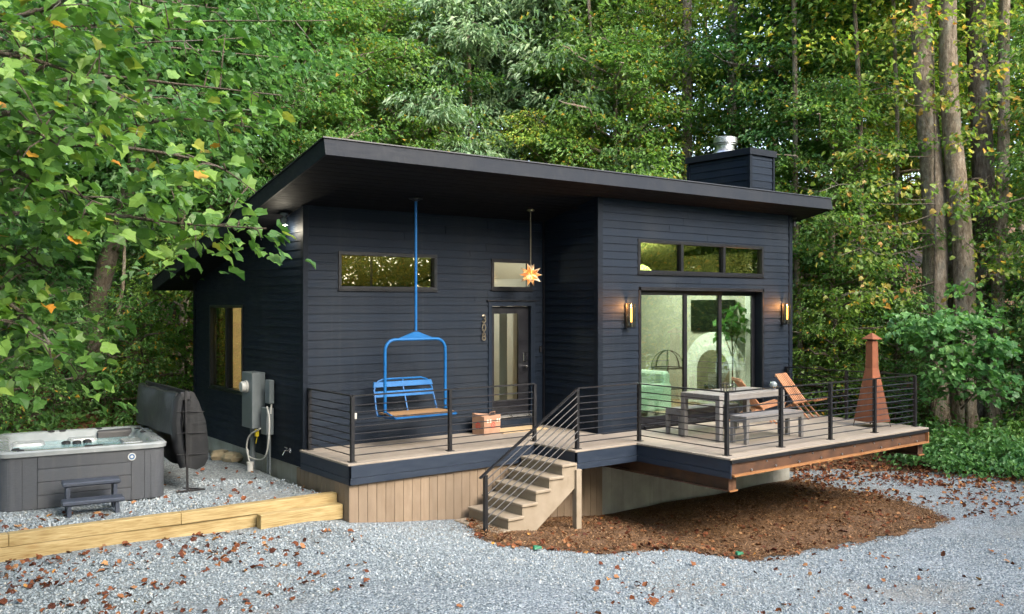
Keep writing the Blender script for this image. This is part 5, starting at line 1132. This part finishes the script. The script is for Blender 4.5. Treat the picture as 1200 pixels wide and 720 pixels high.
def scatter(name, pts, zf, size, m, T, label, cat, seed, curl=.5, dz=.012):
    g = np.random.default_rng(seed); P = np.array(pts); n = len(P); z = zf(P[:, 0], P[:, 1]) + dz; a = g.random(n) * 6.28
    V, F = leaves(np.column_stack([P, z]), np.stack([g.normal(0, curl, n), g.normal(0, curl, n), np.ones(n)], 1), np.stack([np.cos(a), np.sin(a), np.zeros(n)], 1), g.uniform(*size, n), T)
    return tag(put(name, npmesh(name, V, F, m)), label, cat, kind='stuff')
g = np.random.default_rng(77); pts = []
def add(n, Fr, ur, cond=None):
    k = 0; tries = 0
    while k < n and tries < n * 30:
        tries += 1; f = g.uniform(*Fr); u = g.uniform(*ur); x, y, _ = wpt(f, upx(u, f))
        if (5.6 < x < 15.6 and y > 11.05) or (7.2 < x < 8.9 and 10 < y < 11.1): continue
        if cond and not cond(x, y, f, u): continue
        pts.append((x, y)); k += 1
clump = lambda x, y, f, u: math.sin(x * 2.3 + math.sin(y * 1.7) * 2) * math.sin(y * 2.9 + x) > -.1 + g.normal(0, .35)
add(330, (7.5, 11.6), (-20, 430), clump); add(150, (8.5, 11.5), (-20, 330), lambda x, y, f, u: 10.3 < y < 11.5); add(55, (6.3, 9), (0, 900)); add(110, (11.9, 15), (-10, 400), lambda x, y, f, u: y > 11.8)
add(170, (9, 13), (700, 1200), clump); add(1500, (15.0, 20.2), (930, 1260), lambda x, y, f, u: clump(x, y, f, u) and y > 7 and g.random() < (f - 13.6) / 6); add(2600, (17.8, 22.5), (930, 1280)); add(900, (14.5, 24), (-60, 260), lambda x, y, f, u: hillh(np.array(x), np.array(y)) > .02)
add(420, (9.8, 15), (560, 1130), lambda x, y, f, u: bool(inside(MULCH, np.array(x), np.array(y)))); add(120, (9.8, 13.5), (560, 1130), lambda x, y, f, u: bool(pdist(MULCH, np.array(x), np.array(y)) < .15))
lm_ = mat('dry_leaf', (.2, .08, .03), .75, 0, .2); gg = N(lm_); gg.base(gg.ramp(gg.island(), [(0, (.045, .015, .010)), (.3, (.10, .030, .014)), (.6, (.16, .055, .022)), (.85, (.24, .11, .05)), (.95, (.32, .19, .10)), (1, (.36, .16, .02))]))
scatter('leaf_litter', pts, lambda x, y: np.where(inside(MULCH, x, y), mulchz(x, y), surf(x, y)), (.035, .085), lm_, LOBE, 'fallen brown and red leaves scattered over the gravel and mulch', 'fallen leaves', 3, .6, .014)
pts2 = [(7.45, 10.85), (7.5, 10.7), (7.38, 10.55)]; scatter('fallen_leaf', pts2, lambda x, y: -.1 + 0 * x, (.12, .15), lm_, LOBE, 'orange dry leaves resting on the bottom stair', 'fallen leaves', 9, .4, .02)
P = np.column_stack([g.uniform(6.9, 15.7, 75000), g.uniform(7.4, 11.3, 75000)]); P = P[inside(MULCH, P[:, 0], P[:, 1]) | ((pdist(MULCH, P[:, 0], P[:, 1]) < .12) & (g.random(len(P)) < .4))]; P = P[~((P[:, 1] > 11.0))]
CH = (np.array([(-.16, 0, 0), (.16, 0, .05), (.13, 1, .04), (-.13, .95, 0)]), np.array([(0, 1, 2), (0, 2, 3)]))
cm = mat('bark_chip', (.1, .05, .02), .9, 0, .15); gg = N(cm); gg.base(gg.ramp(gg.island(), [(0, (.05, .026, .013)), (.5, (.125, .068, .034)), (.85, (.22, .122, .062)), (1, (.36, .23, .13))]))
scatter('bark_chips', P, mulchz, (.014, .038), cm, CH, 'brown bark chips of the mulch bed', 'bark chips', 4, .6, .016)
for i, (u, v, F_) in enumerate(((258, 540, 15.6), (272, 543, 15.4))):
    x, y, _ = wpt(F_, upx(u, F_)); b = MB(); b.lathe([(.0, -.04), (.14, -.02), (.17, .05), (.12, .12), (.0, .15)], (x, y, PADZ + .02), 9); b.v = [(p[0] + .03 * math.sin(p[1] * 31 + i), p[1] * 1 + .03 * math.sin(p[0] * 27), p[2]) for p in b.v]
    tag(b.build('rock', M['stone'], None), ['rough tan rock at the foot of the dark side wall', 'smaller tan rock just right of the first by the side wall'][i], 'rock')
for (x, y, lab, m) in ((7.25, 8.98, 'scrap of green plastic on the mulch in front of the stairs', 'greenp'), (10.15, 8.12, 'scrap of green plastic at the front point of the mulch', 'greenp')):
    z = float(mulchz(np.array(x), np.array(y))) + .03; MBq = MB(); MBq.hexa([(x - .07, y - .03, z), (x + .06, y - .04, z), (x + .07, y + .03, z), (x - .05, y + .04, z), (x - .05, y - .02, z + .03), (x + .05, y - .03, z + .035), (x + .04, y + .03, z + .03), (x - .04, y + .03, z + .05)]); tag(MBq.build('plastic_scrap', M[m], None, .006), lab, 'litter')
